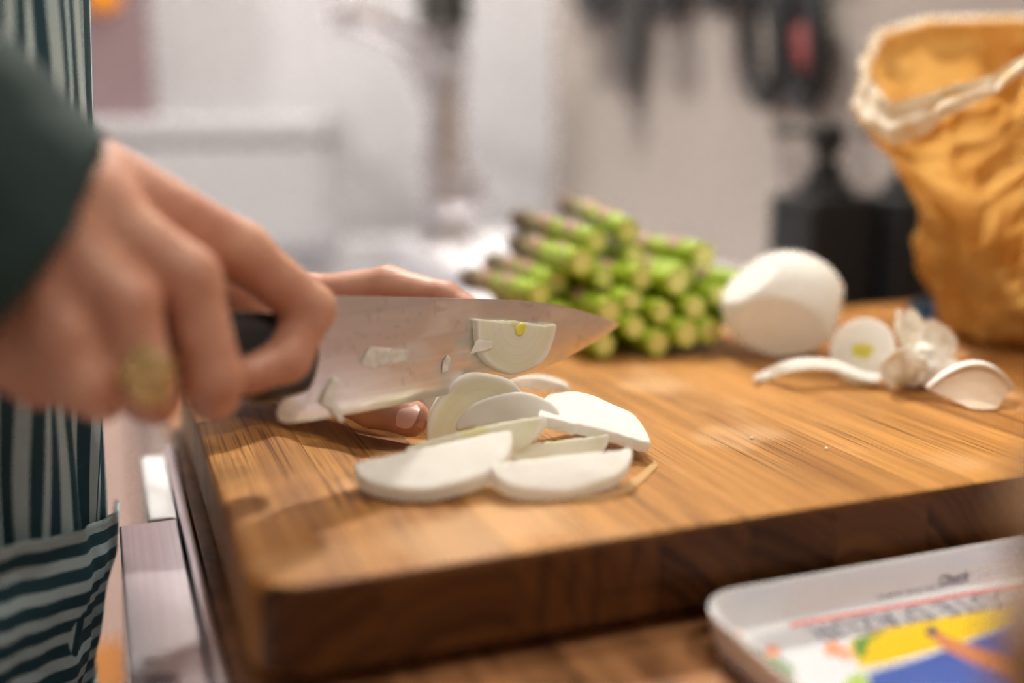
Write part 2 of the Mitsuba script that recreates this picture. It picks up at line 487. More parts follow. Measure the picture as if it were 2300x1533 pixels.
pr('m_ink_lime', (0.30, 0.45, 0.05), **INK)
pr('m_pepper', mikit.proc(lambda p, n, uv: mix((0.17, 0.085, 0.032), (0.11, 0.05, 0.018), noise(p.x * 120, p.y * 120, p.z * 14))), rough=0.4)

# ------------------------------------------------------------------ the room
WX, WY = 0.82, 1.92
RX0, RY0, FZ, CZ = -1.9, -1.5, -0.945, 1.55


def struct(key, mesh, bsdf, smooth=False):
    put(key, mesh, bsdf, smooth)
    tag(key, kind='structure')


struct('floor', box(RX0, WX, RY0, WY, FZ - 0.05, FZ), 'm_floor')
struct('ceiling', box(RX0, WX, RY0, WY, CZ, CZ + 0.05), 'm_ceiling')
struct('wall_right', box(WX, WX + 0.08, RY0, WY, FZ, CZ), 'm_wall_taupe')
struct('wall_back', box(RX0, WX + 0.08, WY, WY + 0.08, FZ, CZ), 'm_wall')
struct('wall_left', box(RX0 - 0.08, RX0, RY0, WY + 0.08, FZ, CZ), 'm_wall_far')
struct('wall_front', box(RX0 - 0.08, WX + 0.08, RY0 - 0.08, RY0, FZ, CZ), 'm_wall_front')

# ceiling lamps
def emit(r):
    return {'type': 'area', 'radiance': rgb(*r)}


def downlight(key, pos, r, rad, label):
    put(key + '__rim', lathe([(r, 0.0), (r + 0.018, 0.0), (r + 0.018, CZ - pos[2] - 0.001), (r, CZ - pos[2] - 0.001), (r, 0.0)], pos), 'm_white')
    d = trimesh.creation.cylinder(r - 0.001, 0.006, sections=32)
    d.apply_translation([pos[0], pos[1], pos[2] + 0.008])
    put(key + '__bulb', d, 'm_white', False, emitter=emit(rad))
    tag(key, label, 'ceiling lamp')


downlight('ceiling_spot', KEY_POS, KEY_R, KEY_L, 'bright round ceiling spot above the back of the worktop by the taupe wall')
downlight('ceiling_spot_004', TOP_POS, TOP_R, TOP_L, 'bright round ceiling spot right above the cutting board')
downlight('ceiling_spot_003', FRONT_POS, FRONT_R, FRONT_L, 'bright round ceiling spot above the front part of the worktop, behind the camera')
downlight('ceiling_spot_001', SPOTS[0], 0.09, SPOT_LS[0], 'round ceiling spot over the floor left of the cook')
downlight('ceiling_spot_002', SPOTS[1], 0.09, SPOT_LS[1], 'round ceiling spot over the floor behind the cook')
for i, (x, y, hl, hw, rad) in enumerate(PANELS):
    key = 'ceiling_panel' + ('' if i == 0 else '_%03d' % i)
    put(key + '__frame', tm(rbox(x - hl - 0.02, x + hl + 0.02, y - hw - 0.02, y + hw + 0.02, CZ - 0.03, CZ - 0.001, 0.004)), 'm_white')
    put(key + '__diffuser', box(x - hl, x + hl, y - hw, y + hw, CZ - 0.036, CZ - 0.0305), 'm_white', False, emitter=emit(rad))
    tag(key, ['long white ceiling lamp panel nearest the camera', 'long cool white ceiling lamp panel left of the cook'][i], 'ceiling lamp')

# ------------------------------------------------------------------ worktop, cabinets, sink
WT = -0.045
put('worktop', tm(rbox(0.0325, WX - 0.001, -0.9, 1.04, WT - 0.04, WT, 0.0015)), 'm_worktop')
tag('worktop', 'mottled dark brown wooden worktop under the cutting board', 'worktop')
put('base_cabinet__body', box(0.045, WX - 0.001, -0.9, 1.035, FZ + 0.001, WT - 0.0405), 'm_cabinet', False)
for i, (y0, y1) in enumerate(((-0.88, -0.36), (-0.35, 0.13), (0.14, 0.58), (0.59, 1.03))):
    put('base_cabinet__door' + ('' if not i else '_%03d' % i), tm(rbox(0.0335, 0.0448, y0, y1, FZ + 0.10, WT - 0.055, 0.003)), 'm_cabinet')
put('base_cabinet__drawer_front', tm(rbox(0.0105, 0.0258, 0.572, 0.690, FZ + 0.35, WT - 0.0005, 0.003)), 'm_white')
tag('base_cabinet', 'brown base cabinet below the wooden worktop, with one white drawer front', 'cabinet')
tag('base_cabinet__drawer_front', 'white drawer front past the end of the steel rail')
put('sink_cabinet__body', box(0.045, WX - 0.001, 1.045, 1.88, FZ + 0.001, WT - 0.24), 'm_cabinet', False)
put('sink_cabinet__door', tm(rbox(0.026, 0.0448, 1.055, 1.87, FZ + 0.10, WT - 0.25, 0.003)), 'm_cabinet')
tag('sink_cabinet', 'brown cabinet under the white sink', 'cabinet')
put('steel_rail__top', tm(rbox(-0.0040, 0.0252, -0.6, 0.567, WT - 0.05, WT, 0.0012)), 'm_steel')
put('steel_rail__lip', tm(rbox(0.0262, 0.0318, -0.6, 0.700, WT - 0.05, WT + 0.0022, 0.0010)), 'm_steel')
tag('steel_rail', 'brushed steel rail along the front edge of the worktop beside the cook', 'rail')
for i, (x, y, r, e, h) in enumerate(((330, 1481, 0.0016, 1.7, 0.0006), (345, 1483, 0.0008, 1.5, 0.0004), (362, 1527, 0.0044, 1.5, 0.0010), (356, 1447, 0.0004, 1.0, 0.0003))):
    c = Z(x, y, WT)
    b = ball((0, 0, 0), (r * e, r, h), 24).trim_by_plane([0, 0, 1], 0.0).translate([float(c[0]), float(c[1]), WT + 0.00005])
    k = 'water_drop' + ('' if not i else '_%03d' % i)
    put(k, tm(b), 'm_water', 40)
    tag(k, ['small flat water drop on the steel rail, left of a tiny one', 'tiny water drop on the steel rail beside the larger flat drop', 'largest water drop on the steel rail, at the lower edge of the photo',
            'speck of water on the steel rail, farthest from the camera'][i], 'water drop')

sink = Manifold.cube([WX - 0.0015 - 0.022, 0.838, 0.05]).translate([0.022, 1.042, WT - 0.05])
basin_o = rbox(0.07, 0.46, 1.22, 1.80, WT - 0.22, WT + 0.1, 0.03, 16)
bowl = rbox(0.06, 0.47, 1.21, 1.81, WT - 0.235, WT - 0.002, 0.02, 12)
put('sink', tm((sink + bowl.trim_by_plane([0, 0, -1], -(WT - 0.02))) - basin_o), 'm_ceramic', 30)
tag('sink', 'white ceramic sink and drainer under the chrome faucet', 'sink')

# chrome faucet
fb = P(1003, 556, 1.74)
fb[2] = WT
FS = np.array([1.3, 1.0])
col = lathe(FS * [(0, 0), (0.036, 0), (0.036, 0.010), (0.030, 0.018), (0.027, 0.05), (0.030, 0.058), (0.030, 0.075), (0.024, 0.085), (0.0235, 0.115), (0.027, 0.122), (0.027, 0.150), (0.022, 0.158),
             (0.022, 0.285), (0.027, 0.292), (0.027, 0.325), (0.021, 0.335), (0.021, 0.42), (0.016, 0.43), (0, 0.431)], fb)
put('faucet__column', col, 'm_chrome', 30)
ring_ = lathe(FS * [(0.0222, 0.345), (0.0300, 0.345), (0.0300, 0.415), (0.0222, 0.415), (0.0222, 0.345)], fb)
put('faucet__grip_ring', ring_, 'm_gunmetal', 30)
tag('faucet__grip_ring', 'dark ring near the top')
sp_path = spline([P(1000, 130, 1.74), P(960, 108, 1.73), P(905, 85, 1.71), P(850, 58, 1.69), P(790, 34, 1.67), P(755, 42, 1.66)], 22)
put('faucet__spout', tube(sp_path, np.r_[np.full(10, 0.0195), np.linspace(0.0195, 0.026, 12)], 22)[0], 'm_chrome', 40)
brace = spline([P(975, 300, 1.735), P(955, 200, 1.73), P(915, 130, 1.715), P(870, 90, 1.70)], 18)
put('faucet__hose', tube(brace, 0.008, 12)[0], 'm_chrome', 40)
lv = union([bone(P(1020, 470, 1.74), 0.017, P(1060, 455, 1.72), 0.021), bone(P(1060, 455, 1.72), 0.020, P(1066, 405, 1.715), 0.013)])
put('faucet__lever', smoothed(lv, 6, 0.006), 'm_chrome', 40)
tag('faucet', 'tall chrome kitchen faucet with its spout pointing left over the white sink', 'faucet')

# white cabinet at the back with a thick top, a box standing on it
CY = 1.74
cx1 = P(748, 420, 1.86)[0]
put('wall_cabinet__body', box(-0.04, cx1 - 0.012, CY, WY - 0.002, WT + 0.001, 0.126), 'm_cabinet_white', False)
put('wall_cabinet__door', tm(rbox(-0.03, cx1 - 0.016, CY - 0.019, CY - 0.0005, WT + 0.004, 0.120, 0.003)), 'm_cabinet_white')
put('wall_cabinet__top', tm(rbox(-0.05, cx1, CY - 0.0192, WY - 0.002, 0.1265, 0.163, 0.006)), 'm_cabinet_white')
tag('wall_cabinet', 'low white cabinet with a thick white top against the back wall', 'cabinet')
bx1 = P(327, 120, 1.80)[0]
put('storage_box__body', tm(rbox(-0.045, bx1, CY + 0.012, CY + 0.15, 0.1635, 0.56, 0.004)), 'm_mauve')
ob = P(228, 22, 1.75)
d = tm(ball((0, 0, 0), (0.026, 0.004, 0.024), 32))
d.apply_translation([ob[0], CY + 0.010, ob[2]])
put('storage_box__round_label', d, 'm_orange', True)
tag('storage_box', 'tall mauve-brown box standing on the white cabinet at the back left', 'box')
tag('storage_box__round_label', 'round orange label')

put('low_cupboard__body', tm(rbox(-1.0, 0.020, 1.80, WY - 0.002, FZ + 0.001, WT - 0.052, 0.004)), 'm_beige')
put('low_cupboard__top', tm(rbox(-1.01, 0.0205, 1.785, WY - 0.002, WT - 0.0515, WT - 0.022, 0.003)), 'm_beige')
tag('low_cupboard', 'pale beige low cupboard at the back, seen between the apron and the steel rail', 'cupboard')

# low wooden stool on the floor below the rail
stool_c = Z(250, 1445, FZ + 0.40)
sx, sy = stool_c[0] - 0.13, stool_c[1]
put('step_stool__seat', tm(rbox(sx - 0.16, sx + 0.15, sy - 0.26, sy + 0.02, FZ + 0.37, FZ + 0.40, 0.008)), 'm_orange_wood')
i = 0
for ax_ in (sx - 0.13, sx + 0.12):
    for ay in (sy - 0.23, sy - 0.01):
        put('step_stool__leg' + ('' if not i else '_%03d' % i), tm(rbox(ax_ - 0.018, ax_ + 0.018, ay - 0.018, ay + 0.018, FZ + 0.001, FZ + 0.3695, 0.004)), 'm_orange_wood')
        i += 1
tag('step_stool', 'low orange wooden stool on the pale floor beside the cook', 'stool')

# ------------------------------------------------------------------ cutting board
def rounded(x0, x1, y0, y1, r):
    return sg.box(x0 + r, y0 + r, x1 - r, y1 - r).buffer(r, quad_segs=10)


pts = []
for z, inset in ((0.0, 0.0032), (-0.0008, 0.0014), (-0.0032, 0.0), (BZ + 0.0025, 0.0), (BZ, 0.002)):
    q = np.array(rounded(BX0 + inset, BX1 - inset, BY0 + inset, BY1 - inset, 0.022 - inset).exterior.coords)[:-1]
    pts.append(np.c_[q, np.full(len(q), z)])
block = Manifold.hull_points(np.vstack(pts).astype(np.float64))
for i in range(len(STAVES) - 1):
    g = 0.00012
    x0, x1 = (STAVES[i] + g if i else -1.0), (STAVES[i + 1] - g if i < len(STAVES) - 2 else 2.0)
    m = block ^ Manifold.cube([x1 - x0, 2.0, 1.0]).translate([x0, 0, -0.5])
    put('cutting_board__stave' + ('' if not i else '_%03d' % i), tm(m), 'm_board', 25)
i = 0
for x in (BX0 + 0.05, BX1 - 0.05):
    for y in (BY0 + 0.05, BY1 - 0.05):
        put('cutting_board__foot' + ('' if not i else '_%03d' % i), lathe([(0, 0), (0.012, 0), (0.013, 0.0079), (0, 0.0079)], (x, y, WT)), 'm_black', 30)
        i += 1
tag('cutting_board', 'thick brown wooden cutting board glued up from staves with a rounded corner', 'cutting board')

# ------------------------------------------------------------------ knife
E0, E1 = P(640, 948, 0.476), P(1393, 729, 0.612)
bd = (E1 - E0) * [1, 1, 0]
bd /= np.linalg.norm(bd)
bn = np.array([bd[1], -bd[0], 0.0])
if bn @ (EYE - E0) < 0:
    bn = -bn


TILT = math.radians(4)
bu = np.array([0, 0, math.cos(TILT)]) - bn * math.sin(TILT)
bn = bn * math.cos(TILT) + np.array([0, 0, math.sin(TILT)])


def on_blade(x, y, off=0.0):
    d = FWD + (x - 1150) / FPX * RIGHT - (y - 766.5) / FPX * UP
    return EYE + d * ((E0 + bn * off - EYE) @ bn) / (d @ bn)


def blade_sh(x, y):
    q = on_blade(x, y) - E0
    return np.array([q @ bd, q @ bu])


edge_px = [(1393, 729), (1372, 745), (1330, 772), (1270, 804), (1200, 836), (1100, 863), (990, 889), (880, 912), (780, 931), (700, 944), (645, 950), (626, 944)]
back_px = [(621, 925), (628, 908), (648, 880), (664, 840), (676, 780), (684, 720), (688, 664)]
spine_px = [(735, 664), (900, 667), (1050, 670), (1180, 675), (1245, 683), (1300, 696), (1350, 711), (1385, 724)]
edge_sh = np.array([blade_sh(*q) for q in edge_px])
out = np.array([blade_sh(*q) for q in edge_px + back_px + spine_px])
ext = Manifold.extrude(CrossSection([out], m3.FillRule.NonZero), 0.01).refine_to_length(0.0035)
vb = tm(ext)
sv = vb.vertices.copy()
o = np.argsort(edge_sh[:, 0])
hb = sv[:, 1] - np.interp(sv[:, 0], edge_sh[o, 0], edge_sh[o, 1])
half = np.interp(hb, [0, 0.0016, 0.012, 0.054], [0.00008, 0.00045, 0.0006, 0.0012])
off = np.where(sv[:, 2] > 0.005, 1, -1) * half
vb.vertices = E0 + sv[:, :1] * bd + sv[:, 1:2] * bu + off[:, None] * bn
if vb.volume < 0:
    vb.invert()
sm_v, sm_f, _ = meshkit.arrays(vb, 35)
uvb = np.c_[(sm_v - E0) @ bd, (sm_v - E0) @ bu - np.interp((sm_v - E0) @ bd, edge_sh[o, 0], edge_sh[o, 1])]
vs = trimesh.Trimesh(sm_v, sm_f, process=False)
put('chef_knife__blade', vs, 'm_blade', True, uv=uvb)
hax = -bd * math.cos(math.radians(7)) + np.array([0, 0, 1]) * math.sin(math.radians(7))
hup = np.cross(np.cross(hax, [0, 0, 1.0]), hax)
hup /= np.linalg.norm(hup)
h0 = E0 + bd * 0.006
h0 = np.array([h0[0], h0[1], 0.0675])
MH = np.eye(4)
MH[:3, 0], MH[:3, 1], MH[:3, 2], MH[:3, 3] = hax, np.cross(hup, hax), hup, h0
hs = [(-0.006, 0.0065, 0.0175, -0.006), (0.014, 0.0085, 0.0205, -0.0075), (0.038, 0.0090, 0.0165, -0.003), (0.075, 0.0095, 0.0142, 0.0), (0.105, 0.0095, 0.0150, -0.001), (0.122, 0.0085, 0.0150, -0.003)]
hm = union([hull(ball((a[0], 0, a[3]), (a[1], a[1], a[2]), 24), ball((b[0], 0, b[3]), (b[1], b[1], b[2]), 24)) for a, b in zip(hs, hs[1:])])
hm = smoothed(hm, 10, 0.003)
hm.apply_transform(MH)
put('chef_knife__handle', hm, 'm_handle', True)
tag('chef_knife__handle', 'black handle')
tag('chef_knife', "chef's knife with a wide steel blade and black handle held over the sliced onion", 'knife')

# ------------------------------------------------------------------ the person
W = dict(rI=0.0135)
# right hand, holding the knife
wr = P(95, 490, 0.392)
cI, cM, cR, cP = P(205, 415, 0.414), P(170, 465, 0.394), P(105, 530, 0.382), P(45, 590, 0.376)
kI, kM, kR, kP = P(538, 566, 0.450), P(418, 626, 0.408), P(278, 688, 0.386), P(130, 748, 0.376)
palm = [(wr, 0.027, P(170, 470, 0.402), 0.024), (cI, 0.019, kI, 0.0128), (cM, 0.0165, kM, 0.0128), (cR, 0.0165, kR, 0.0122), (cP, 0.0165, kP, 0.0118),
        (P(190, 560, 0.405), 0.022, P(380, 640, 0.424), 0.016), (P(60, 620, 0.395), 0.020, P(230, 730, 0.396), 0.014), (P(-30, 690, 0.388), 0.027, P(100, 815, 0.385), 0.0165)]
fi = [(kI, 0.0126, P(697, 692, 0.468), 0.0108), (P(697, 692, 0.468), 0.0106, P(645, 806, 0.460), 0.0098), (P(645, 806, 0.460), 0.0096, P(560, 842, 0.448), 0.0084)]
fm = [(kM, 0.0122, P(480, 850, 0.414), 0.0114), (P(480, 850, 0.414), 0.0110, P(478, 888, 0.436), 0.0100), (P(478, 888, 0.436), 0.0098, P(470, 850, 0.462), 0.0085)]
fr = [(kR, 0.0122, P(322, 862, 0.390), 0.0114), (P(322, 862, 0.390), 0.0110, P(345, 893, 0.416), 0.0100), (P(345, 893, 0.416), 0.0096, P(350, 850, 0.442), 0.0084)]
fp = [(kP, 0.0114, P(190, 862, 0.378), 0.0104), (P(190, 862, 0.378), 0.0102, P(225, 890, 0.402), 0.0092), (P(225, 890, 0.402), 0.0088, P(235, 850, 0.424), 0.0076)]
th = [(P(250, 470, 0.432), 0.019, P(400, 575, 0.474), 0.0135), (P(400, 575, 0.474), 0.0130, P(520, 660, 0.494), 0.0110), (P(520, 660, 0.494), 0.0108, P(600, 715, 0.505), 0.0088)]
right_hand = sdf_bones([(0.0062, palm), (0.004, fi), (0.004, fm), (0.004, fr), (0.004, fp), (0.006, th)], 0.0017, k_group=0.005)
# left hand, behind the blade
wl = P(500, 765, 0.585)
jI, jM, jR, jP = P(700, 668, 0.628), P(690, 690, 0.650), P(680, 725, 0.668), P(665, 770, 0.680)
palm2 = [(wl, 0.025, P(570, 750, 0.60), 0.022), (P(570, 720, 0.605), 0.016, jI, 0.0128), (P(565, 730, 0.63), 0.016, jM, 0.0125), (P(560, 750, 0.64), 0.016, jR, 0.012), (P(555, 770, 0.645), 0.016, jP, 0.011),
         (P(570, 790, 0.61), 0.018, P(650, 840, 0.595), 0.0145)]
li = [(jI, 0.0126, P(872, 642, 0.612), 0.0112), (P(872, 642, 0.612), 0.0110, P(996, 668, 0.600), 0.0092), (P(996, 668, 0.600), 0.0090, P(1062, 700, 0.594), 0.0074)]
lm = [(jM, 0.0122, P(880, 672, 0.648), 0.0108), (P(880, 672, 0.648), 0.0106, P(1010, 712, 0.632), 0.0090), (P(1010, 712, 0.632), 0.0088, P(1070, 770, 0.622), 0.0074)]
lr = [(jR, 0.0118, P(860, 712, 0.668), 0.0104), (P(860, 712, 0.668), 0.0102, P(985, 755, 0.655), 0.0088), (P(985, 755, 0.655), 0.0086, P(1035, 795, 0.640), 0.0072)]
lp = [(jP, 0.0106, P(820, 770, 0.678), 0.0094), (P(820, 770, 0.678), 0.0092, P(920, 810, 0.668), 0.0080), (P(920, 810, 0.668), 0.0078, P(950, 835, 0.652), 0.0068)]
lt = [(P(650, 840, 0.600), 0.0145, P(735, 868, 0.574), 0.0128), (P(735, 868, 0.574), 0.0124, P(840, 908, 0.553), 0.0112), (P(840, 908, 0.553), 0.0112, P(922, 938, 0.545), 0.0098)]
left_hand = sdf_bones([(0.009, palm2), (0.004, li), (0.004, lm), (0.004, lr), (0.004, lp), (0.006, lt)], 0.0016, k_group=0.007)
# arms, trunk, head and legs
TX, TY = -0.150, 0.625
elR, shR = P(-900, -180, 0.305), np.array([-0.165, 0.425, 0.43])
elL, shL = np.array([-0.13, 0.700, 0.125]), np.array([-0.155, 0.835, 0.43])
E3 = lambda c, r: ball(c, r, 28)
body = [man(right_hand), man(left_hand), bone(wr, 0.0265, elR, 0.038), bone(elR, 0.038, shR, 0.05), bone(wl, 0.0245, elL, 0.038), bone(elL, 0.038, shL, 0.05),
        hull(E3((TX - 0.02, TY, 0.40), (0.085, 0.18, 0.07)), E3((TX, TY, 0.22), (0.10, 0.155, 0.10))), hull(E3((TX, TY, 0.22), (0.10, 0.155, 0.10)), E3((TX, TY, 0.0), (0.095, 0.145, 0.10))),
        hull(E3((TX, TY, 0.0), (0.095, 0.145, 0.10)), E3((TX - 0.01, TY, -0.14), (0.10, 0.165, 0.09))),
        bone((TX - 0.03, TY, 0.42), 0.058, (TX - 0.005, TY, 0.56), 0.054), E3((TX + 0.005, TY, 0.665), (0.098, 0.076, 0.118)), E3((TX + 0.025, TY, 0.61), (0.07, 0.058, 0.07)),
        E3((TX + 0.102, TY, 0.645), (0.018, 0.014, 0.022)), E3((TX - 0.0, TY - 0.077, 0.65), (0.018, 0.010, 0.032)), E3((TX - 0.0, TY + 0.077, 0.65), (0.018, 0.010, 0.032))]
for s in (-1, 1):
    hip, knee, ank, toe = np.array([TX - 0.015, TY + s * 0.085, -0.16]), np.array([TX - 0.01, TY + s * 0.09, -0.50]), np.array([TX - 0.03, TY + s * 0.095, FZ + 0.085]), np.array([TX + 0.10, TY + s * 0.105, FZ + 0.038])
    body += [bone(hip, 0.082, knee, 0.056), bone(knee, 0.055, ank, 0.038), bone(ank, 0.036, toe, 0.030)]
put('person__body', tm(union(body)), 'm_skin', True)
# nails
def nail(key, c, normal, along, ln, wd):
    n = 12
    a, b = np.meshgrid(np.linspace(-1, 1, n), np.linspace(-1, 1, n), indexing='ij')
    r = np.sqrt(a * a * b * b)
    x = a * np.sqrt(1 - b * b / 2.6) * ln
    y = b * np.sqrt(1 - a * a / 2.6) * wd
    z = -0.0034 * (y / wd) ** 2 - 0.0010 * (x / ln) ** 2
    q = np.stack([x, y, z, np.ones_like(x)], -1) @ frame(c, along, np.cross(normal, along)).T
    put(key, sheet(q[..., :3], 0.0008)[0], 'm_nail', 40)


ta = P(922, 938, 0.545) - P(840, 908, 0.553)
tn = (EYE - P(920, 945, 0.545))
tn /= np.linalg.norm(tn)
tn = tn + 0.25 * UP - 0.15 * RIGHT
tn /= np.linalg.norm(tn)
nail('person__thumb_nail', P(914, 938, 0.546) + tn * 0.0104, tn, ta, 0.0072, 0.0068)
tag('person__thumb_nail', 'bare thumb nail')

# shirt, with the right sleeve pushed to the wrist
axis = (elR - wr) / np.linalg.norm(elR - wr)
wc_ = P(48, 590, 0.386)
slv = bone(wc_ - axis * 0.03, 0.0495, elR, 0.058, 32).trim_by_plane(axis.tolist(), float(axis @ (wr + axis * 0.004)))
cuff = bone(wc_ - axis * 0.02, 0.0520, wc_ + axis * 0.03, 0.0520, 32).trim_by_plane(axis.tolist(), float(axis @ (wr + axis * 0.004))).trim_by_plane((-axis).tolist(), float(-axis @ (wr + axis * 0.022)))
ax2 = (elL - wl) / np.linalg.norm(elL - wl)
slv2 = bone(wl, 0.031, elL, 0.048, 32).trim_by_plane(ax2.tolist(), float(ax2 @ (wl + ax2 * 0.05)))
shirt = [slv, cuff, slv2, bone(elR, 0.051, shR, 0.064), bone(elL, 0.047, shL, 0.062),
         hull(E3((TX - 0.02, TY, 0.40), (0.094, 0.19, 0.078)), E3((TX, TY, 0.22), (0.110, 0.166, 0.10))), hull(E3((TX, TY, 0.22), (0.110, 0.166, 0.10)), E3((TX, TY, 0.0), (0.105, 0.156, 0.10))),
         hull(E3((TX, TY, 0.0), (0.105, 0.156, 0.10)), E3((TX - 0.01, TY, -0.12), (0.112, 0.176, 0.06)))]
st = tm(union(shirt).refine_to_length(0.008))
trimesh.smoothing.filter_taubin(st, lamb=0.5, nu=0.52, iterations=8)
vv = st.vertices
d = (meshkit.fbm(vv * [22, 22, 30], 3, 4) - 0.5) * 0.010 + (meshkit.noise(vv * [14, 14, 60], 9) - 0.5) * 0.004
near_cuff = np.clip(((vv - wr) @ axis - 0.004) / 0.02, 0, 1)
st.vertices = vv + st.vertex_normals * (d * np.where(np.linalg.norm(vv - wr, axis=1) < 0.10, near_cuff, 1.0))[:, None]
put('person__shirt', st, 'm_shirt', True)
tag('person__shirt', 'dark green long-sleeved shirt')
leg = []
for s in (-1, 1):
    leg += [bone((TX - 0.015, TY + s * 0.085, -0.18), 0.090, (TX - 0.01, TY + s * 0.09, -0.50), 0.066), bone((TX - 0.01, TY + s * 0.09, -0.50), 0.066, (TX - 0.03, TY + s * 0.095, FZ + 0.12), 0.054)]
put('person__trousers', smoothed(union(leg), 4, 0.02), 'm_trousers', True)
tag('person__trousers', 'dark trousers')
for i, s in enumerate((-1, 1)):
    a, t_ = np.array([TX - 0.03, TY + s * 0.095, FZ + 0.07]), np.array([TX + 0.11, TY + s * 0.105, FZ + 0.042])
    sh = hull(ball(a, (0.05, 0.045, 0.066)), ball(t_, (0.05, 0.046, 0.040)), ball((a[0] - 0.02, a[1], FZ + 0.036), 0.034)).trim_by_plane([0, 0, 1], FZ + 0.001)
    put('person__shoe' + ('' if not i else '_001'), tm(sh), 'm_black', 30)

# apron: stripes follow the cloth, with folds
def apron_front(z):
    return np.interp(z, [-0.5, -0.145, -0.11, -0.07, -0.02, 0.10, 0.30, 0.42], [-0.030, -0.028, -0.022, -0.0125, -0.0105, -0.004, 0.004, 0.0])


def apron_pt(phi, z, extra=0.0, amp=1.0):
    a = np.interp(z, [-0.5, -0.15, 0.0, 0.25, 0.42], [0.145, 0.142, 0.136, 0.138, 0.128])
    b = np.interp(z, [-0.5, -0.15, 0.0, 0.25, 0.42], [0.205, 0.200, 0.190, 0.196, 0.196])
    f = amp * (0.0030 * np.sin(phi * 19 + 3 * z + 2.0 * np.sin(z * 9)) + 0.0022 * np.sin(phi * 37 - 6 * z + 1.0) + 0.008 * (meshkit.noise(np.stack([phi * 4, z * 7, z * 0], -1), 5) - 0.5))
    f = f * np.clip(np.abs(phi) / 0.30, 0.12, 1)
    return np.stack([apron_front(z) - a + (a + f + extra) * np.cos(phi), TY + (b + f + extra) * np.sin(phi), z], -1)


ph, zz = np.meshgrid(np.linspace(-1.75, 1.75, 360), np.linspace(-0.52, 0.42, 170), indexing='ij')
m, _ = sheet(apron_pt(ph, zz), 0.0012)
uva = np.stack([ph * 0.172, zz], -1).reshape(-1, 2)
put('person__apron', m, 'm_apron', True, uv=np.vstack([uva, uva]))
tag('person__apron', 'dark teal apron with pale vertical stripes')
ph, k_ = np.meshgrid(np.linspace(-1.15, 0.115, 130), np.linspace(0, 1, 60), indexing='ij')
zt = -0.053 + 0.034 * np.clip(-ph / 0.75, -0.2, 1.2)
zz = zt - 0.17 * k_
m, _ = sheet(apron_pt(ph, zz, 0.0042 + 0.004 * np.exp(-k_ * 9) + 0.0016 * np.sin(k_ * 22 + ph * 4) * np.clip(-ph * 3, 0, 1), 0.45), 0.0014)
uvp = np.stack([ph * 0.172, 0.17 * k_], -1).reshape(-1, 2)
put('person__pocket', m, 'm_pocket', True, uv=np.vstack([uvp, uvp]))
tag('person__pocket', 'apron pocket with its stripes running across')

# gold ring on the right hand
rc = P(312, 828, 0.3892)
fa = P(322, 862, 0.390) - kR
fa /= np.linalg.norm(fa)
tor = trimesh.creation.torus(0.0122, 0.0022, 40, 14)
tor.apply_transform(frame([0, 0, 0], np.cross(fa, [0.3, 0.5, 0.8]), np.cross(fa, np.cross(fa, [0.3, 0.5, 0.8]))))
tor.apply_translation(rc)
put('person__ring', tor, 'm_gold', True)
rn = (EYE - rc) / np.linalg.norm(EYE - rc) + 0.25 * RIGHT
rn /= np.linalg.norm(rn)
jw = trimesh.creation.icosphere(3)
q = jw.vertices
dd = 1 + 0.22 * np.sin(q[:, 0] * 9) * np.sin(q[:, 1] * 9 + 1) * np.sin(q[:, 2] * 7 + 2)
jw.vertices = q * dd[:, None] * [0.0080, 0.0105, 0.0052]
jw.apply_transform(frame(rc + rn * 0.0128 + fa * 0.003, np.cross(fa, rn), fa))
put('person__ring__crest', jw, 'm_gold', False)
tag('person__ring', 'large embossed gold ring')
tag('person', 'person in a striped teal apron and dark green shirt slicing an onion', 'person')

# ------------------------------------------------------------------ onion slices
def half_slice(w, h, th, seed, chord=0.0, cut=1.0, bend=0.0):
    """Half an onion slice: chord from -w to w along x, arc to y = h; thickness along z. Returns mesh, uv (0..1 at the rim)."""
    r = np.random.default_rng(seed)
    a = np.linspace(0, np.pi, 40)
    rad = 1 + 0.02 * np.sin(3 * a + r.uniform(0, 6)) + 0.012 * np.sin(7 * a + r.uniform(0, 6))
    arc = np.c_[w * np.cos(a) * rad * (1 - 0.04 * np.sin(a) ** 6), h * np.sin(a) ** 0.92 * rad]
    xs = np.linspace(-w, w, 26)[1:-1]
    ch = np.c_[xs, chord * h * (1 - (xs / w) ** 2) + r.normal(0, 0.012 * h, len(xs))]
    poly = np.vstack([arc, ch])
    e = Manifold.extrude(CrossSection([poly], m3.FillRule.NonZero), th).translate([0, 0, -th / 2]).refine_to_length(max(0.0016, w / 22))
    t = tm(e)
    trimesh.smoothing.filter_taubin(t, lamb=0.5, nu=0.51, iterations=14)
    v = t.vertices.copy()
    uv = np.c_[v[:, 0] / w, np.clip(v[:, 1], 0, None) / h]
    v[:, 2] += bend * ((v[:, 0] / w) ** 2) + 0.0012 * (meshkit.noise(np.c_[v[:, :2] * 90, v[:, :1] * 0 + seed]) - 0.5)
    t.vertices = v
    return t, uv


def slice_at(key, A, B, M, th, label, seed, bsdf='m_onion', chord=0.0, bend=0.0, off=0.0):
    A, B, M = map(np.asarray, (A, B, M))
    o = (A + B) / 2
    x = B - A
    fr_ = frame(o, x, M - o)
    h = (M - o) @ fr_[:3, 1]
    t, uv = half_slice(np.linalg.norm(x) / 2, h, th, seed, chord, 1.0, bend)
    if fr_[:3, 2] @ (EYE - o) < 0:
        fr_[:3, 2] *= -1
    fr_[:3, 3] += fr_[:3, 2] * off
    t.apply_transform(fr_)
    put(key, t, bsdf, True, uv=uv)
    tag(key, label, 'onion slice', 'onion slices on the board')


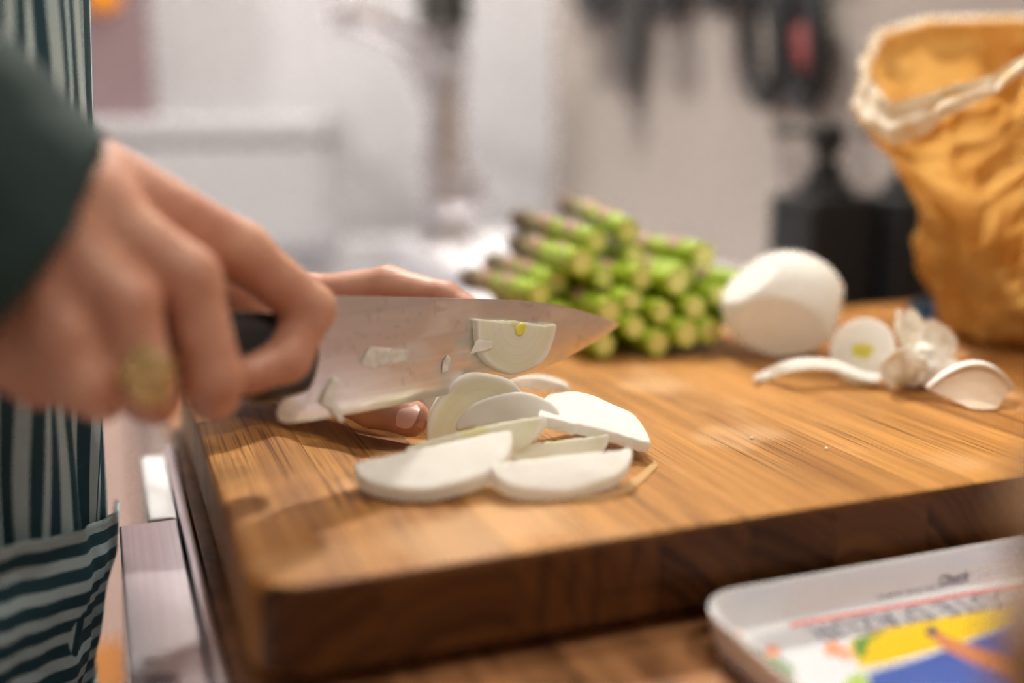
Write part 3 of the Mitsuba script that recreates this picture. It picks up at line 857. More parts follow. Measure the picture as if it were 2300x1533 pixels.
slice_at('onion_slice', P(958, 1004, 0.541), P(1200, 985, 0.553), P(1095, 832, 0.540), 0.0045, 'onion slice standing upright against the knife, cream face with fine rings showing', 3)
slice_at('onion_slice_001', Z(1030, 966, 0.010), Z(1262, 948, 0.018), Z(1150, 882, 0.030), 0.004, 'white onion slice leaning on the upright slice, its peak in the middle of the pile', 5, 'm_onion_white')
slice_at('onion_slice_002', Z(908, 1008, 0.013), Z(1222, 936, 0.024), Z(1062, 1052, 0.003), 0.006, 'onion slice with a yellow-green inner face, behind the front left slice', 8, chord=-0.12)
slice_at('onion_slice_003', Z(1205, 948, 0.020), Z(1458, 1004, 0.007), Z(1398, 912, 0.015), 0.006, 'rightmost onion slice, thick white rim, lying over the slice below', 11, 'm_onion_white', chord=0.03)
slice_at('onion_slice_004', Z(1128, 1006, 0.011), Z(1366, 978, 0.012), Z(1240, 1052, 0.001), 0.006, 'onion slice under the rightmost one, behind the front middle slice', 14)
slice_at('onion_slice_005', Z(798, 1056, 0.010), Z(1147, 980, 0.020), Z(965, 1116, 0.003), 0.0085, 'front left onion slice, a white crescent with a pointed left tip', 17, 'm_onion_white', chord=-0.04)
slice_at('onion_slice_006', Z(1092, 1058, 0.011), Z(1412, 1018, 0.013), Z(1250, 1117, 0.002), 0.0085, 'front middle onion slice, a broad white half moon', 20, 'm_onion_white')
slice_at('onion_slice_007', Z(1128, 868, 0.006), Z(1282, 880, 0.006), Z(1215, 845, 0.014), 0.008, 'small white onion slice lying behind the upright slice', 23, 'm_onion_white')
slice_at('onion_slice_008', Z(1322, 930, 0.006), Z(1428, 938, 0.006), Z(1390, 918, 0.010), 0.003, 'thin sliver of onion behind the rightmost slice', 26, 'm_onion_white')
# the slice that sticks to the blade
A_, B_, M_ = on_blade(1067, 716, 0.0038), on_blade(1244, 729, 0.0038), on_blade(1160, 842, 0.0038)
slice_at('onion_slice_009', A_, B_, M_, 0.0046, 'onion slice stuck flat to the knife blade, cut edge up', 29)
hc = frame(on_blade(1168, 741, 0.0067), bd, bu)
hd = tm(hull(ball((0, 0, 0), (0.0036, 0.0030, 0.0009), 20), ball((0.0014, 0.0016, 0), (0.0028, 0.0022, 0.0009), 20)))
hd.apply_transform(hc)
put('onion_slice_009__heart', hd, 'm_heart', True)
tag('onion_slice_009__heart', 'yellow-green heart')
# the rest of the halved onion behind the blade
oc = P(1062, 880, 0.592)
rest = ball((0, 0, 0), (0.030, 0.030, 0.034), 64).trim_by_plane([0, 0, 1], 0.0).trim_by_plane((-bn * [1, 1, 0]).tolist(), 0.004)
rm = smoothed(rest, 4, 0.003)
rm.apply_translation([oc[0], oc[1], 0.0006])
put('half_onion', rm, 'm_onion_white', 40)
tag('half_onion', 'halved onion held by the fingers behind the knife blade', 'onion')

# crumbs
def flake(key, px, off, th, bsdf, label, lift=None):
    """A small irregular flake on the blade, outline in pixels of the photo, own thickness."""
    p3 = [on_blade(x, y, off) for x, y in px]
    o = np.mean(p3, 0)
    fr_ = frame(o, bd, bu)
    q = np.array([np.linalg.inv(fr_)[:3, :3] @ (p - o) for p in p3])[:, :2]
    s = sg.Polygon(q).buffer(0.0003).simplify(0.0001)
    t = tm(Manifold.extrude(CrossSection([np.array(s.exterior.coords)[:-1]], m3.FillRule.NonZero), th).translate([0, 0, -th / 2]).refine_to_length(0.0007))
    trimesh.smoothing.filter_taubin(t, lamb=0.5, nu=0.51, iterations=5)
    v = t.vertices.copy()
    v[:, 2] += 0.0005 * (meshkit.noise(np.c_[v[:, :2] * 400, v[:, :1] * 0]) - 0.5) + (lift or 0) * v[:, 0]
    t.vertices = v
    t.apply_transform(fr_)
    if t.volume < 0:
        t.invert()
    put(key, t, bsdf, True)
    tag(key, label, 'onion scrap')


flake('onion_flake', [(1058, 793), (1072, 764), (1106, 767), (1105, 781), (1075, 788)], 0.0072, 0.0006, 'm_onion_white', 'small white flake on the left edge of the slice stuck to the blade')
flake('onion_flake_001', [(812, 815), (832, 780), (880, 784), (915, 790), (912, 812), (870, 818), (835, 826)], 0.0018, 0.0007, 'm_film', 'clear wet onion shred on the middle of the blade')
flake('onion_flake_002', [(752, 848), (762, 850), (748, 888), (756, 910), (772, 944), (764, 946), (745, 918), (724, 906), (734, 880)], 0.0026, 0.0009, 'm_onion_white', 'thin white onion shred hanging off the blade near its heel')
flake('onion_flake_003', [(993, 836), (996, 812), (1006, 798), (1012, 806), (1004, 834)], 0.0014, 0.0006, 'm_film', 'tiny clear drop-shaped shred on the blade left of the stuck slice')
for i, (x, y, l, a) in enumerate(((1688, 986, 0.0013, 1.2), (1030, 973, 0.0008, 0.4), (1855, 1010, 0.0012, 0.7))):
    c = Z(x, y, 0)
    b = tm(ball((0, 0, 0), (l, l * 0.6, 0.0009), 12))
    b.apply_translation([c[0], c[1], 0.0008])
    if i != 1:
        k = 'onion_crumb' + ('' if i == 0 else '_%03d' % i)
        put(k, b, 'm_onion_white', True)
        tag(k, ['tiny white onion crumb on the bare board right of the slices', '', 'tiny onion crumb on the board, right of the other crumb'][i], 'onion scrap')
# wet film on the board right of the front middle slice
fs = np.array([Z(x, y, 0.0004) for x, y in [(1290, 1128), (1350, 1124), (1410, 1106), (1450, 1076), (1478, 1046), (1470, 1034), (1440, 1062), (1400, 1092), (1350, 1112), (1290, 1118)]])[:, :2]
fm_ = tm(Manifold.extrude(CrossSection([fs if sg.Polygon(fs).exterior.is_ccw else fs[::-1]]), 0.0004).translate([0, 0, 0.0003]).refine_to_length(0.003))
put('onion_membrane', fm_, 'm_membrane', 40)
tag('onion_membrane', 'clear wet onion membrane lying on the board beside the front middle slice', 'onion scrap')

# ------------------------------------------------------------------ peeled onion and its scraps
oc = P(1760, 694, 0.745)
oc[2] = 0.0345
view = (EYE - oc) * [1, 1, 0]
view /= np.linalg.norm(view)
on = tm(ball((0, 0, 0), (0.0435, 0.0405, 0.0370), 72))
v = on.vertices
on.vertices = v * (1 + 0.018 * (meshkit.noise(v * 55, 3) - 0.5) + 0.012 * np.cos(np.arctan2(v[:, 1], v[:, 0]) * 5)[:, None].ravel())[:, None]
fn = -view * 0.93 + np.array([0, 0, 1]) * 0.50 - 0.15 * RIGHT * 0
fn /= np.linalg.norm(fn)
onm = man(on).trim_by_plane(fn.tolist(), -0.0300)
slant = RIGHT * 0.62 - np.array([0, 0, 0.74]) - view * 0.10
onm = onm.trim_by_plane((slant / np.linalg.norm(slant)).tolist(), -0.0305)
side = -(RIGHT * 0.93 + view * 0.33 - np.array([0, 0, 0.12]))
onm = onm.trim_by_plane((side / np.linalg.norm(side)).tolist(), -0.0375)
t = smoothed(onm, 5, 0.003)
t.apply_translation([oc[0], oc[1], -t.bounds[0][2] + 0.0004])
put('peeled_onion', t, 'm_onion_white', 45)
tag('peeled_onion', 'whole peeled white onion with its end cut off, beside the asparagus', 'onion')

c = P(1937, 788, 0.672)
disc = tm(ball((0, 0, 0), (0.0205, 0.0215, 0.0055), 48))
disc.vertices[:, 2] = np.where(disc.vertices[:, 2] > 0.001, 0.001 + 0.0006 * meshkit.noise(disc.vertices * 300), disc.vertices[:, 2])
ddir = (EYE - c) / np.linalg.norm(EYE - c) - 0.35 * RIGHT + 0.25 * UP
ddir /= np.linalg.norm(ddir)
xx = np.cross([0, 0, 1.0], ddir)
uvd = disc.vertices[:, :2] / 0.021
disc.apply_transform(frame(c, xx, np.cross(ddir, xx)))
disc.apply_translation([0, 0, -disc.bounds[0][2] + 0.0006])
put('onion_end', disc, 'm_onion_heart', True, uv=uvd)
tag('onion_end', 'round cut-off onion end with a yellow-green heart, facing the camera', 'onion scrap')

s_, w_ = np.meshgrid(np.linspace(0, 1, 40), np.linspace(-1, 1, 9), indexing='ij')
cen = spline([Z(1694, 862, 0.0012), Z(1730, 850, 0.0012), P(1775, 834, 0.664), P(1830, 828, 0.668), P(1885, 836, 0.668), P(1925, 852, 0.664), Z(1975, 862, 0.003)], 40)
wd = np.interp(s_[:, 0], [0, 0.08, 0.35, 0.8, 1], [0.003, 0.004, 0.0065, 0.007, 0.004])
vdir = np.array([math.sin(YAW), math.cos(YAW), 0])
pp = cen[:, None, :] + w_[..., None] * wd[:, None, None] * (vdir * 0.85 + np.array([0, 0, 0.30])) - 0.0016 * (w_ ** 2)[..., None] * np.array([0, 0, 1])
m, _ = sheet(pp, 0.0016)
m.apply_translation([0, 0, max(0.0, 0.0004 - m.bounds[0][2])])
put('onion_peel', m, 'm_onion_white', 40)
tag('onion_peel', 'long curled white onion peel with its tip pointing left, in front of the round end', 'onion scrap')

# root end: core with papery layers and hairs
rc0 = P(2062, 815, 0.665)
core = trimesh.creation.icosphere(4)
q = core.vertices
core.vertices = q * (1 + 0.35 * (meshkit.fbm(q * 2.2, 3, 8) - 0.5))[:, None] * [0.017, 0.014, 0.0135]
core.apply_translation([rc0[0], rc0[1], 0])
core.apply_translation([0, 0, -core.bounds[0][2] + 0.0005])
put('onion_root_end__core', core, 'm_onion_white', 30)


def petal(key, a, b, lean, w, L, seed, bsdf):
    """A papery layer rising from a point, ragged at the top."""
    r = np.random.default_rng(seed)
    nu, nv = 15, 19
    s, k = np.meshgrid(np.linspace(-1, 1, nu), np.linspace(0, 1, nv), indexing='ij')
    top = 1 - 0.25 * np.abs(s) ** 1.5 + 0.22 * (meshkit.noise(np.stack([s * 3.2, s * 0 + seed, s * 0], -1)) - 0.5)
    x = s * w * (0.55 + 0.55 * np.sin(k * 2.0))
    y = k * L * top
    z = 0.006 * (s ** 2) + 0.0055 * (meshkit.noise(np.stack([s * 2.6, k * 3, k * 0 + seed], -1)) - 0.5)
    fr_ = frame(a, b, lean)
    q = np.stack([x, y, z, np.ones_like(x)], -1) @ fr_.T
    put(key, sheet(q[..., :3], 0.0006)[0], bsdf, 40)


base = np.array([rc0[0], rc0[1], 0.008])
petal('onion_root_end__papery_layer', P(2045, 815, 0.672), RIGHT * 0.8 + vdir * 0.5, UP - 0.25 * RIGHT, 0.012, 0.036, 2, 'm_root_paper')
petal('onion_root_end__papery_layer_001', P(2085, 830, 0.668), RIGHT + 0.2 * vdir, UP + 0.30 * RIGHT, 0.014, 0.029, 5, 'm_root_paper')
petal('onion_root_end__papery_layer_002', P(2020, 862, 0.655), RIGHT + 0.1 * UP, UP * 0.7 + 0.45 * RIGHT - 0.3 * vdir, 0.013, 0.024, 9, 'm_root_paper')
petal('onion_root_end__papery_layer_003', P(2095, 862, 0.652), RIGHT - 0.3 * vdir, UP * 0.9 + 0.25 * RIGHT, 0.012, 0.022, 13, 'm_root_paper')
for i in range(7):
    a = P(2110 + rng.uniform(-12, 12), 800 + rng.uniform(-25, 40), 0.664)
    e = a + RIGHT * rng.uniform(0.008, 0.016) + UP * rng.uniform(-0.004, 0.012) + vdir * rng.uniform(-0.006, 0.006)
    put('onion_root_end__root_hair' + ('' if not i else '_%03d' % i), tube(spline([a, (a + e) / 2 + rng.normal(0, 0.0015, 3), e], 8), np.linspace(0.0006, 0.00025, 8), 5)[0], 'm_root_hair', 40)
tag('onion_root_end', 'ragged papery root end of an onion with short hairs, right of the round end', 'onion scrap')

# cup-shaped onion skin
c0 = Z(2188, 905, 0)
u, k = np.meshgrid(np.linspace(-1, 1, 34), np.linspace(0, 1, 18), indexing='ij')
ang = u * 1.25
ridge = P(2188, 850, 0.62)
# an arched shell: long rim at the back and top, falling to a narrow lip in front
back = np.stack([u * 0.0255, 0.004 * (u ** 2), 0.0225 * (1 - 0.72 * np.abs(u) ** 2.0)], -1)
front = np.stack([u * 0.0080 - 0.001, -0.0225 + 0.003 * u ** 2, 0.0010 + 0 * u], -1)
bulge = np.stack([0 * u, 0.004 * np.sin(np.pi * k) * (1 - 0.6 * u ** 2), -0.0022 * np.sin(np.pi * k) * (1 - u ** 2)], -1)
kk = k[..., None]
pl = back * (1 - kk) + front * kk + bulge
pl[..., 2] = np.maximum(pl[..., 2], 0.0008)
cup = pl[..., :1] * RIGHT + pl[..., 1:2] * vdir + pl[..., 2:] * [0, 0, 1] + np.array([c0[0], c0[1], 0.0]) + vdir * 0.004
m, _ = sheet(cup, 0.0009)
put('onion_skin__cup', m, 'm_skin_paper', 40)
rim_path = cup[:, 0] + np.array([0, 0, 0.0008])
rp = []
for sgn in np.linspace(-1, 1, 5):
    rp.append(rim_path + np.array([0, 0, 1]) * (0.0010 * (1 - sgn ** 2)) + vdir * sgn * 0.0034 * (1 - 0.4 * np.abs(np.linspace(-1, 1, len(rim_path))) ** 2)[:, None])
m, _ = sheet(np.stack(rp, 1), 0.0010)
put('onion_skin__rim', m, 'm_onion_white', 40)
tag('onion_skin__rim', 'thick white rim')
tag('onion_skin', 'hollow cup-shaped piece of onion skin at the right edge of the board', 'onion scrap')

# ------------------------------------------------------------------ asparagus
ends = [(1412, 520, .775), (1318, 604, .760), (1322, 566, .775), (1216, 664, .765), (1572, 588, .770), (1540, 626, .752), (1405, 668, .750), (1462, 655, .756), (1488, 694, .745), (1557, 694, .748),
        (1612, 664, .765), (1522, 744, .742), (1440, 732, .744), (1478, 757, .738), (1358, 776, .738), (1664, 640, .785), (1592, 745, .752), (1366, 634, .764), (1268, 640, .778), (1385, 720, .750),
        (1500, 618, .775), (1300, 700, .765), (1435, 600, .782), (1640, 700, .772)]
dirs = -RIGHT * 0.44 + vdir * 0.90
N = len(ends)
rr = rng.uniform(0.0082, 0.0102, N)
seg = np.zeros((N, 2, 3))
for i, (x, y, t) in enumerate(ends):
    a = P(x, y, t)
    dv = dirs + RIGHT * rng.uniform(-0.10, 0.10) + vdir * rng.uniform(-0.08, 0.10)
    seg[i] = a, a + dv / np.linalg.norm(dv) * rng.uniform(0.115, 0.150) + np.array([0, 0, 0.014 if i in (0, 2) else -0.10 * max(0, a[2] - 0.01)])
for it in range(160):
    q = seg[:, :1] + np.linspace(0, 1, 9)[None, :, None] * (seg[:, 1:] - seg[:, :1])
    for i in range(N):
        for j in range(i + 1, N):
            dd_ = q[i][:, None] - q[j][None]
            ln = np.linalg.norm(dd_, axis=-1)
            m_ = np.unravel_index(np.argmin(ln), ln.shape)
            gap = (rr[i] + rr[j]) * 1.06 - ln[m_]
            if gap > 0:
                push = dd_[m_] / max(ln[m_], 1e-6) * gap * 0.30
                for k, sg_, u_ in ((i, 1, m_[0] / 8), (j, -1, m_[1] / 8)):
                    seg[k, 0] += sg_ * push * (1 - u_) * 1.1
                    seg[k, 1] += sg_ * push * u_ * 1.1
    seg[:, :, 2] = np.maximum(seg[:, :, 2], rr[:, None] * 1.08 + 0.0006)
for i, (x, y, t) in enumerate(ends):
    k = 'asparagus_spear' + ('' if not i else '_%03d' % i)
    r = rr[i]
    a, e = seg[i]
    path = spline([a, a + (e - a) * 0.33 + rng.normal(0, 0.0004, 3), a + (e - a) * 0.68 + rng.normal(0, 0.0005, 3), e], 26)
    path[:, 2] = np.maximum(path[:, 2], r + 0.0004)
    n_tip = 20
    m, uv = tube(path[:n_tip], np.r_[r * 0.97, np.linspace(r, r * 0.92, n_tip - 1)], 16)
    put(k + '__stem', m, 'm_spear', True, uv=uv)
    m, uv = tube(path[n_tip - 1:], r * np.array([0.92, 0.96, 1.0, 0.92, 0.72, 0.45, 0.12]), 14)
    vq = m.vertices.copy()
    m.vertices = vq + m.vertex_normals * (0.0012 * np.sin(uv[:, 0] * 6 * np.pi + uv[:, 1] * 22)[:, None])
    put(k + '__tip', m, 'm_spear_tip', True)
    tdir = path[0] - path[1]
    tdir /= np.linalg.norm(tdir)
    n = 18
    ang = np.arange(n) * 2 * np.pi / n
    fr_ = frame(path[0] + tdir * 0.0004, np.cross(tdir, [0.2, 0.3, 0.9]), np.cross(tdir, np.cross(tdir, [0.2, 0.3, 0.9])))
    vv = np.vstack([[[0, 0, 0, 1]], np.c_[0.6 * r * np.cos(ang), 0.6 * r * np.sin(ang), ang * 0, ang * 0 + 1], np.c_[0.96 * r * np.cos(ang), 0.96 * r * np.sin(ang), ang * 0 - 0.0003 * np.sign(fr_[:3, 2] @ tdir), ang * 0 + 1]]) @ fr_.T
    j = np.arange(n)
    ff = np.vstack([np.stack([j * 0, 1 + j, 1 + (j + 1) % n], -1), np.stack([1 + j, 1 + n + j, 1 + n + (j + 1) % n], -1), np.stack([1 + j, 1 + n + (j + 1) % n, 1 + (j + 1) % n], -1)])
    if fr_[:3, 2] @ tdir < 0:
        ff = ff[:, ::-1]
    put(k + '__cut_end', trimesh.Trimesh(vv[:, :3], ff, process=False), 'm_spear_end', False, uv=np.r_[[[0, 0]], np.c_[ang, ang * 0 + 0.62], np.c_[ang, ang * 0 + 1.0]])
    for j in range(2):
        q = 5 + j * 7 + int(rng.integers(0, 3))
        c = path[q]
        td = path[q + 1] - path[q]
        td /= np.linalg.norm(td)
        sd = -vdir * rng.uniform(0.4, 1) + np.array([0, 0, 1]) * rng.uniform(0.3, 1) + RIGHT * rng.uniform(-0.2, 0.5)
        sd -= td * (sd @ td)
        sd /= np.linalg.norm(sd)
        wv = np.cross(td, sd)
        s, kq = np.meshgrid(np.linspace(-1, 1, 7), np.linspace(0, 1, 7), indexing='ij')
        an = s * 0.85 * (1 - kq ** 1.6)
        q3 = c + td * (kq[..., None] * 0.020 - 0.004) + (sd * np.cos(an)[..., None] + wv * np.sin(an)[..., None]) * (r * (1.02 + 0.12 * kq))[..., None]
        put(k + '__scale_leaf' + ('' if not j else '_%03d' % j), sheet(q3, 0.0005)[0], 'm_scale_leaf', 40)
    layer = [0 if z_ < 0.026 else 1 if z_ < 0.046 else 2 for z_ in seg[:, 0, 2]]
    mates = sorted((j for j in range(N) if layer[j] == layer[i]), key=lambda j: (seg[j, 0] - EYE) @ RIGHT / ((seg[j, 0] - EYE) @ FWD))
    nth = ['first', 'second', 'third', 'fourth', 'fifth', 'sixth', 'seventh', 'eighth', 'ninth', 'tenth', 'eleventh', 'twelfth', 'thirteenth', 'fourteenth'][mates.index(i)]
    fallback = 'green asparagus spear, %s from the left among those %s of the bunch' % (nth, ['lowest on the board', 'in the middle layer', 'in the upper layer'][layer[i]])
    where = {0: 'topmost asparagus spear, standing clear of the bunch', 3: 'leftmost cut asparagus spear, just above the knife spine', 14: 'asparagus spear lowest on the board, behind the knife tip',
             15: 'asparagus spear at the far right of the bunch, behind the peeled onion', 1: 'yellowish-green asparagus spear at the upper left of the bunch', 4: 'asparagus spear at the upper right shoulder of the bunch'}.get(i)
    tag(k, where or fallback, 'asparagus', 'asparagus bunch on the board')

# ------------------------------------------------------------------ soap dispensers
def dispenser(key, cx, cy, label):
    put(key + '__bottle', tm(rbox(cx - 0.043, cx + 0.043, cy - 0.040, cy + 0.040, WT + 0.0005, WT + 0.128, 0.006)), 'm_black', 30)
    put(key + '__collar', lathe([(0, 0.128), (0.030, 0.128), (0.029, 0.138), (0.018, 0.143), (0.018, 0.157), (0.012, 0.160), (0, 0.160)], (cx, cy, WT)), 'm_black', 30)
    put(key + '__plunger', lathe([(0, 0.160), (0.0095, 0.160), (0.0095, 0.172), (0.0170, 0.175), (0.0170, 0.199), (0.013, 0.202), (0, 0.202)], (cx, cy, WT)), 'm_black', 30)
    d = -RIGHT * 0.97 + vdir * 0.2
    a = np.array([cx, cy, WT + 0.196])
    nz = hull(ball(a, (0.010, 0.010, 0.007)), ball(a + d * 0.052 - [0, 0, 0.001], (0.007, 0.007, 0.0065)))
    put(key + '__nozzle', tm(nz), 'm_gunmetal', 40)
    tag(key + '__nozzle', 'dark grey metal nozzle')
    tag(key, label, 'soap dispenser')


p0, p1 = P(1858, 560, 1.15), P(2022, 560, 1.15)
dispenser('soap_dispenser', p0[0] - 0.004, p0[1] + 0.004, 'black square soap dispenser behind the peeled onion, nozzle pointing left')
dispenser('soap_dispenser_001', p1[0] + 0.012, p1[1] + 0.004, 'black square soap dispenser half hidden by the brown paper bag')

# ------------------------------------------------------------------ wall tools
def wall_pt(x, y, off=0.0):
    d = FWD + (x - 1150) / FPX * RIGHT - (y - 766.5) / FPX * UP
    return EYE + d * (WX - off) / d[0]


za = wall_pt(1500, -40)[2]
y0, y1 = wall_pt(1330, 0)[1], wall_pt(1850, 0)[1]
put('magnet_strip', tm(rbox(WX - 0.018, WX - 0.0005, y1 - 0.06, y0 + 0.05, za - 0.008, za + 0.035, 0.003)), 'm_gunmetal', 30)
tag('magnet_strip', 'dark magnetic strip on the taupe wall that holds the kitchen tools', 'knife rack')


def hung(key, px, th, bsdf, off, smooth=30):
    q = np.array([wall_pt(x, y, off) for x, y in px])
    s = np.c_[q[:, 1], q[:, 2]]
    if sg.Polygon(s).exterior.is_ccw is False:
        s = s[::-1]
    t = tm(Manifold.extrude(CrossSection([s]), th).translate([0, 0, -th / 2]))
    v = t.vertices
    t.vertices = np.c_[WX - off + v[:, 2], v[:, 0], v[:, 1]]
    if t.volume < 0:
        t.invert()
    put(key, t, bsdf, smooth)


hung('hanging_knife__blade', [(1378, -60), (1442, -60), (1440, 70), (1434, 150), (1414, 240), (1392, 170), (1380, 60)], 0.003, 'm_gunmetal', 0.022)
hung('hanging_knife__handle', [(1384, -200), (1436, -200), (1440, -60), (1380, -60)], 0.016, 'm_black', 0.028)
tag('hanging_knife', 'dark steel knife hanging tip down on the taupe wall, leftmost long tool', 'knife')
for i, (x0_, x1_, yb, lab) in enumerate(((1312, 1374, 44, 'short dark tool on the wall, left of the hanging knife'), (1462, 1530, 40, 'short dark tool on the wall, right of the hanging knife'), (1585, 1640, 26, 'short dark tool on the wall, next to the scissors'))):
    k = 'wall_tool' + ('' if not i else '_%03d' % i)
    hung(k + '__handle', [(x0_, -120), (x1_, -120), (x1_ + 2, yb - 26), (x1_ - 14, yb), (x0_ + 14, yb), (x0_ - 2, yb - 26)], 0.014, 'm_black', 0.026)
    tag(k, lab, 'kitchen tool')
# scissors: two loops hanging down
def loop(cx, y0_, y1_, w, lean):
    a = np.linspace(0, 2 * np.pi, 40)
    return np.array([wall_pt(cx + w * np.sin(t) + lean * (0.5 - 0.5 * np.cos(t)), y0_ + (y1_ - y0_) * (0.5 - 0.5 * np.cos(t)), 0.030) for t in a])


put('scissors__handle', tube(loop(1712, -30, 225, 34, 10), 0.0125, 12)[0], 'm_black', 40)
put('scissors__handle_001', tube(loop(1806, -30, 232, 34, 4), 0.0125, 12)[0], 'm_black', 40)
hung('scissors__blade', [(1736, -220), (1790, -220), (1800, -20), (1730, -20)], 0.004, 'm_gunmetal', 0.022)
rp_ = bone(wall_pt(1806, 80, 0.034), 0.014, wall_pt(1816, 135, 0.034), 0.014)
put('scissors__grip', tm(rp_), 'm_red', 40)
hung('scissors__shank', [(1716, -50), (1810, -50), (1850, 60), (1836, 90), (1762, 60), (1728, 40)], 0.016, 'm_black', 0.028)
tag('scissors__grip', 'red grip inside the handle')
tag('scissors', 'black-handled kitchen scissors with a red grip hanging on the wall', 'scissors')

# ------------------------------------------------------------------ paper bag
bc = P(2335, 620, 0.80)
bag_x, bag_y = bc[0], bc[1]
# directions around the bag, in degrees: 159 is the left of the photo, 224 faces the camera
DEG = [-30, 44, 100, 140, 159, 180, 200, 224, 260, 300, 330]
RIM_Z = [0.215, 0.245, 0.240, 0.225, 0.195, 0.168, 0.180, 0.215, 0.235, 0.22, 0.215]
RIM_R = [0.115, 0.115, 0.118, 0.126, 0.131, 0.134, 0.122, 0.108, 0.105, 0.11, 0.115]


def bag_ring(k, ph, seed=1, fold=1.0):
    dg = (np.degrees(ph) + 30) % 360 - 30
    rz, rr_ = np.interp(dg, DEG, RIM_Z), np.interp(dg, DEG, RIM_R)
    z = 0.0015 + k * (rz - 0.0015)
    left = np.exp(-((dg - 165) / 45.0) ** 2)
    low = np.interp(z, [0, 0.012, 0.04, 0.075, 0.090, 0.10, 0.14], [0.044, 0.058, 0.070, 0.081, 0.077, 0.080, 0.112])
    mid = np.interp(z, [0, 0.012, 0.05, 0.10, 0.15, 0.20], [0.048, 0.064, 0.084, 0.098, 0.108, 0.110])
    r = low * left + mid * (1 - left)
    w = np.clip((k - 0.62) / 0.38, 0, 1)
    r = r * (1 - w) + rr_ * w
    sq = (np.abs(np.cos(ph - 0.25)) ** 4 + np.abs(np.sin(ph - 0.25)) ** 4) ** (-1 / 4)
    p3 = np.stack([np.cos(ph) * 1.5 + 3, np.sin(ph) * 1.5 + 5, k * 2.6], -1)
    big = meshkit.noise(p3 * 1.3, seed) - 0.5
    # creases: folded noise gives sharp valleys and ridges
    c1 = np.abs(meshkit.noise(p3 * [2.4, 2.4, 1.6] + k[..., None] * [2.0, 1.0, 0], seed + 3) - 0.5)
    c2 = np.abs(meshkit.noise(p3 * [5, 5, 4] - k[..., None] * [3.0, 0, 0], seed + 7) - 0.5)
    r = r * (0.62 + 0.38 * sq) * (1 + fold * (0.14 * big + 0.34 * (c1 - 0.15) + 0.15 * (c2 - 0.15)))
    return np.stack([bag_x + r * np.cos(ph), bag_y + r * np.sin(ph), z + fold * 0.012 * big * np.clip(k * 6, 0, 1)], -1)


ph, k = np.meshgrid(np.linspace(0, 2 * np.pi, 241), np.linspace(0, 1, 110), indexing='ij')
pts = bag_ring(k, ph)
pts[-1] = pts[0]
m = trimesh.Trimesh(pts.reshape(-1, 3), grid_faces(241, 110), process=False)
nb = len(m.vertices)
idx = np.arange(241) * 110
m = trimesh.Trimesh(np.vstack([m.vertices, [[bag_x, bag_y, 0.0015]]]), np.vstack([m.faces, np.stack([idx[:-1] * 0 + nb, idx[1:], idx[:-1]], -1)]), process=False)
m.merge_vertices()
put('paper_bag__body', m, 'm_kraft', 40)
# pale torn rim folded outwards
ph1 = np.linspace(0, 2 * np.pi, 241)
rim_c = bag_ring(np.full(241, 0.995), ph1)
rim_c[-1] = rim_c[0]
outd = rim_c - [bag_x, bag_y, 0]
outd[:, 2] = 0
outd /= np.linalg.norm(outd, axis=1, keepdims=True)
ring3 = np.c_[np.cos(ph1), np.sin(ph1), ph1 * 0]
wv = 0.010 + 0.075 * np.clip(meshkit.noise(ring3 * 2.3 + [0, 0, 9]) - 0.42, 0, 1)
rows = []
for q in np.linspace(0, 1, 18):
    wob = 0.016 * (meshkit.noise(ring3 * 5 + [0, 0, q * 4]) - 0.5) * q + 0.004 * (meshkit.noise(ring3 * 14 + [0, 0, q * 9]) - 0.5) * q
    if q < 0.3:
        o_, z_ = 0.006 * (q / 0.3), 0.005 * np.sin(q / 0.3 * np.pi / 2)
    else:
        o_, z_ = 0.006 + 0.006 * (q - 0.3), 0.005 - (q - 0.3) / 0.7 * wv
    rows.append(rim_c + outd * (o_ + 0.0006 + wob)[:, None] + np.array([0, 0, 1]) * (z_ + 0 * wv)[:, None])
m, _ = sheet(np.stack(rows, 1))
m.merge_vertices()
put('paper_bag__folded_rim', m, 'm_kraft_rim', 50)
tag('paper_bag__folded_rim', 'pale torn rim folded outwards')
# what fills the lower part of the bag
ph, k = np.meshgrid(np.linspace(0, 2 * np.pi, 61), np.linspace(0, 1, 24), indexing='ij')
pts = bag_ring(k * 0.38, ph, fold=0.0)
pts[..., :2] = [bag_x, bag_y] + (pts[..., :2] - [bag_x, bag_y]) * 0.76
pts[..., 2] = 0.006 + pts[..., 2] * (0.42 + 0.9 * np.clip(np.cos(ph - math.radians(150)), -0.2, 1))
pts[-1] = pts[0]
m = trimesh.Trimesh(np.vstack([pts.reshape(-1, 3), [[bag_x, bag_y, 0.060]], [[bag_x, bag_y, 0.006]]]), np.vstack([grid_faces(61, 24), [[i * 24 + 23, (i + 1) * 24 + 23, 61 * 24] for i in range(60)], [[(i + 1) * 24, i * 24, 61 * 24 + 1] for i in range(60)]]), process=False)
m.merge_vertices()
if m.volume < 0:
    m.invert()
put('paper_bag__contents', m, 'm_contents', 40)
tag('paper_bag', 'crumpled brown kraft paper bag with a pale torn rim at the right of the board', 'paper bag')

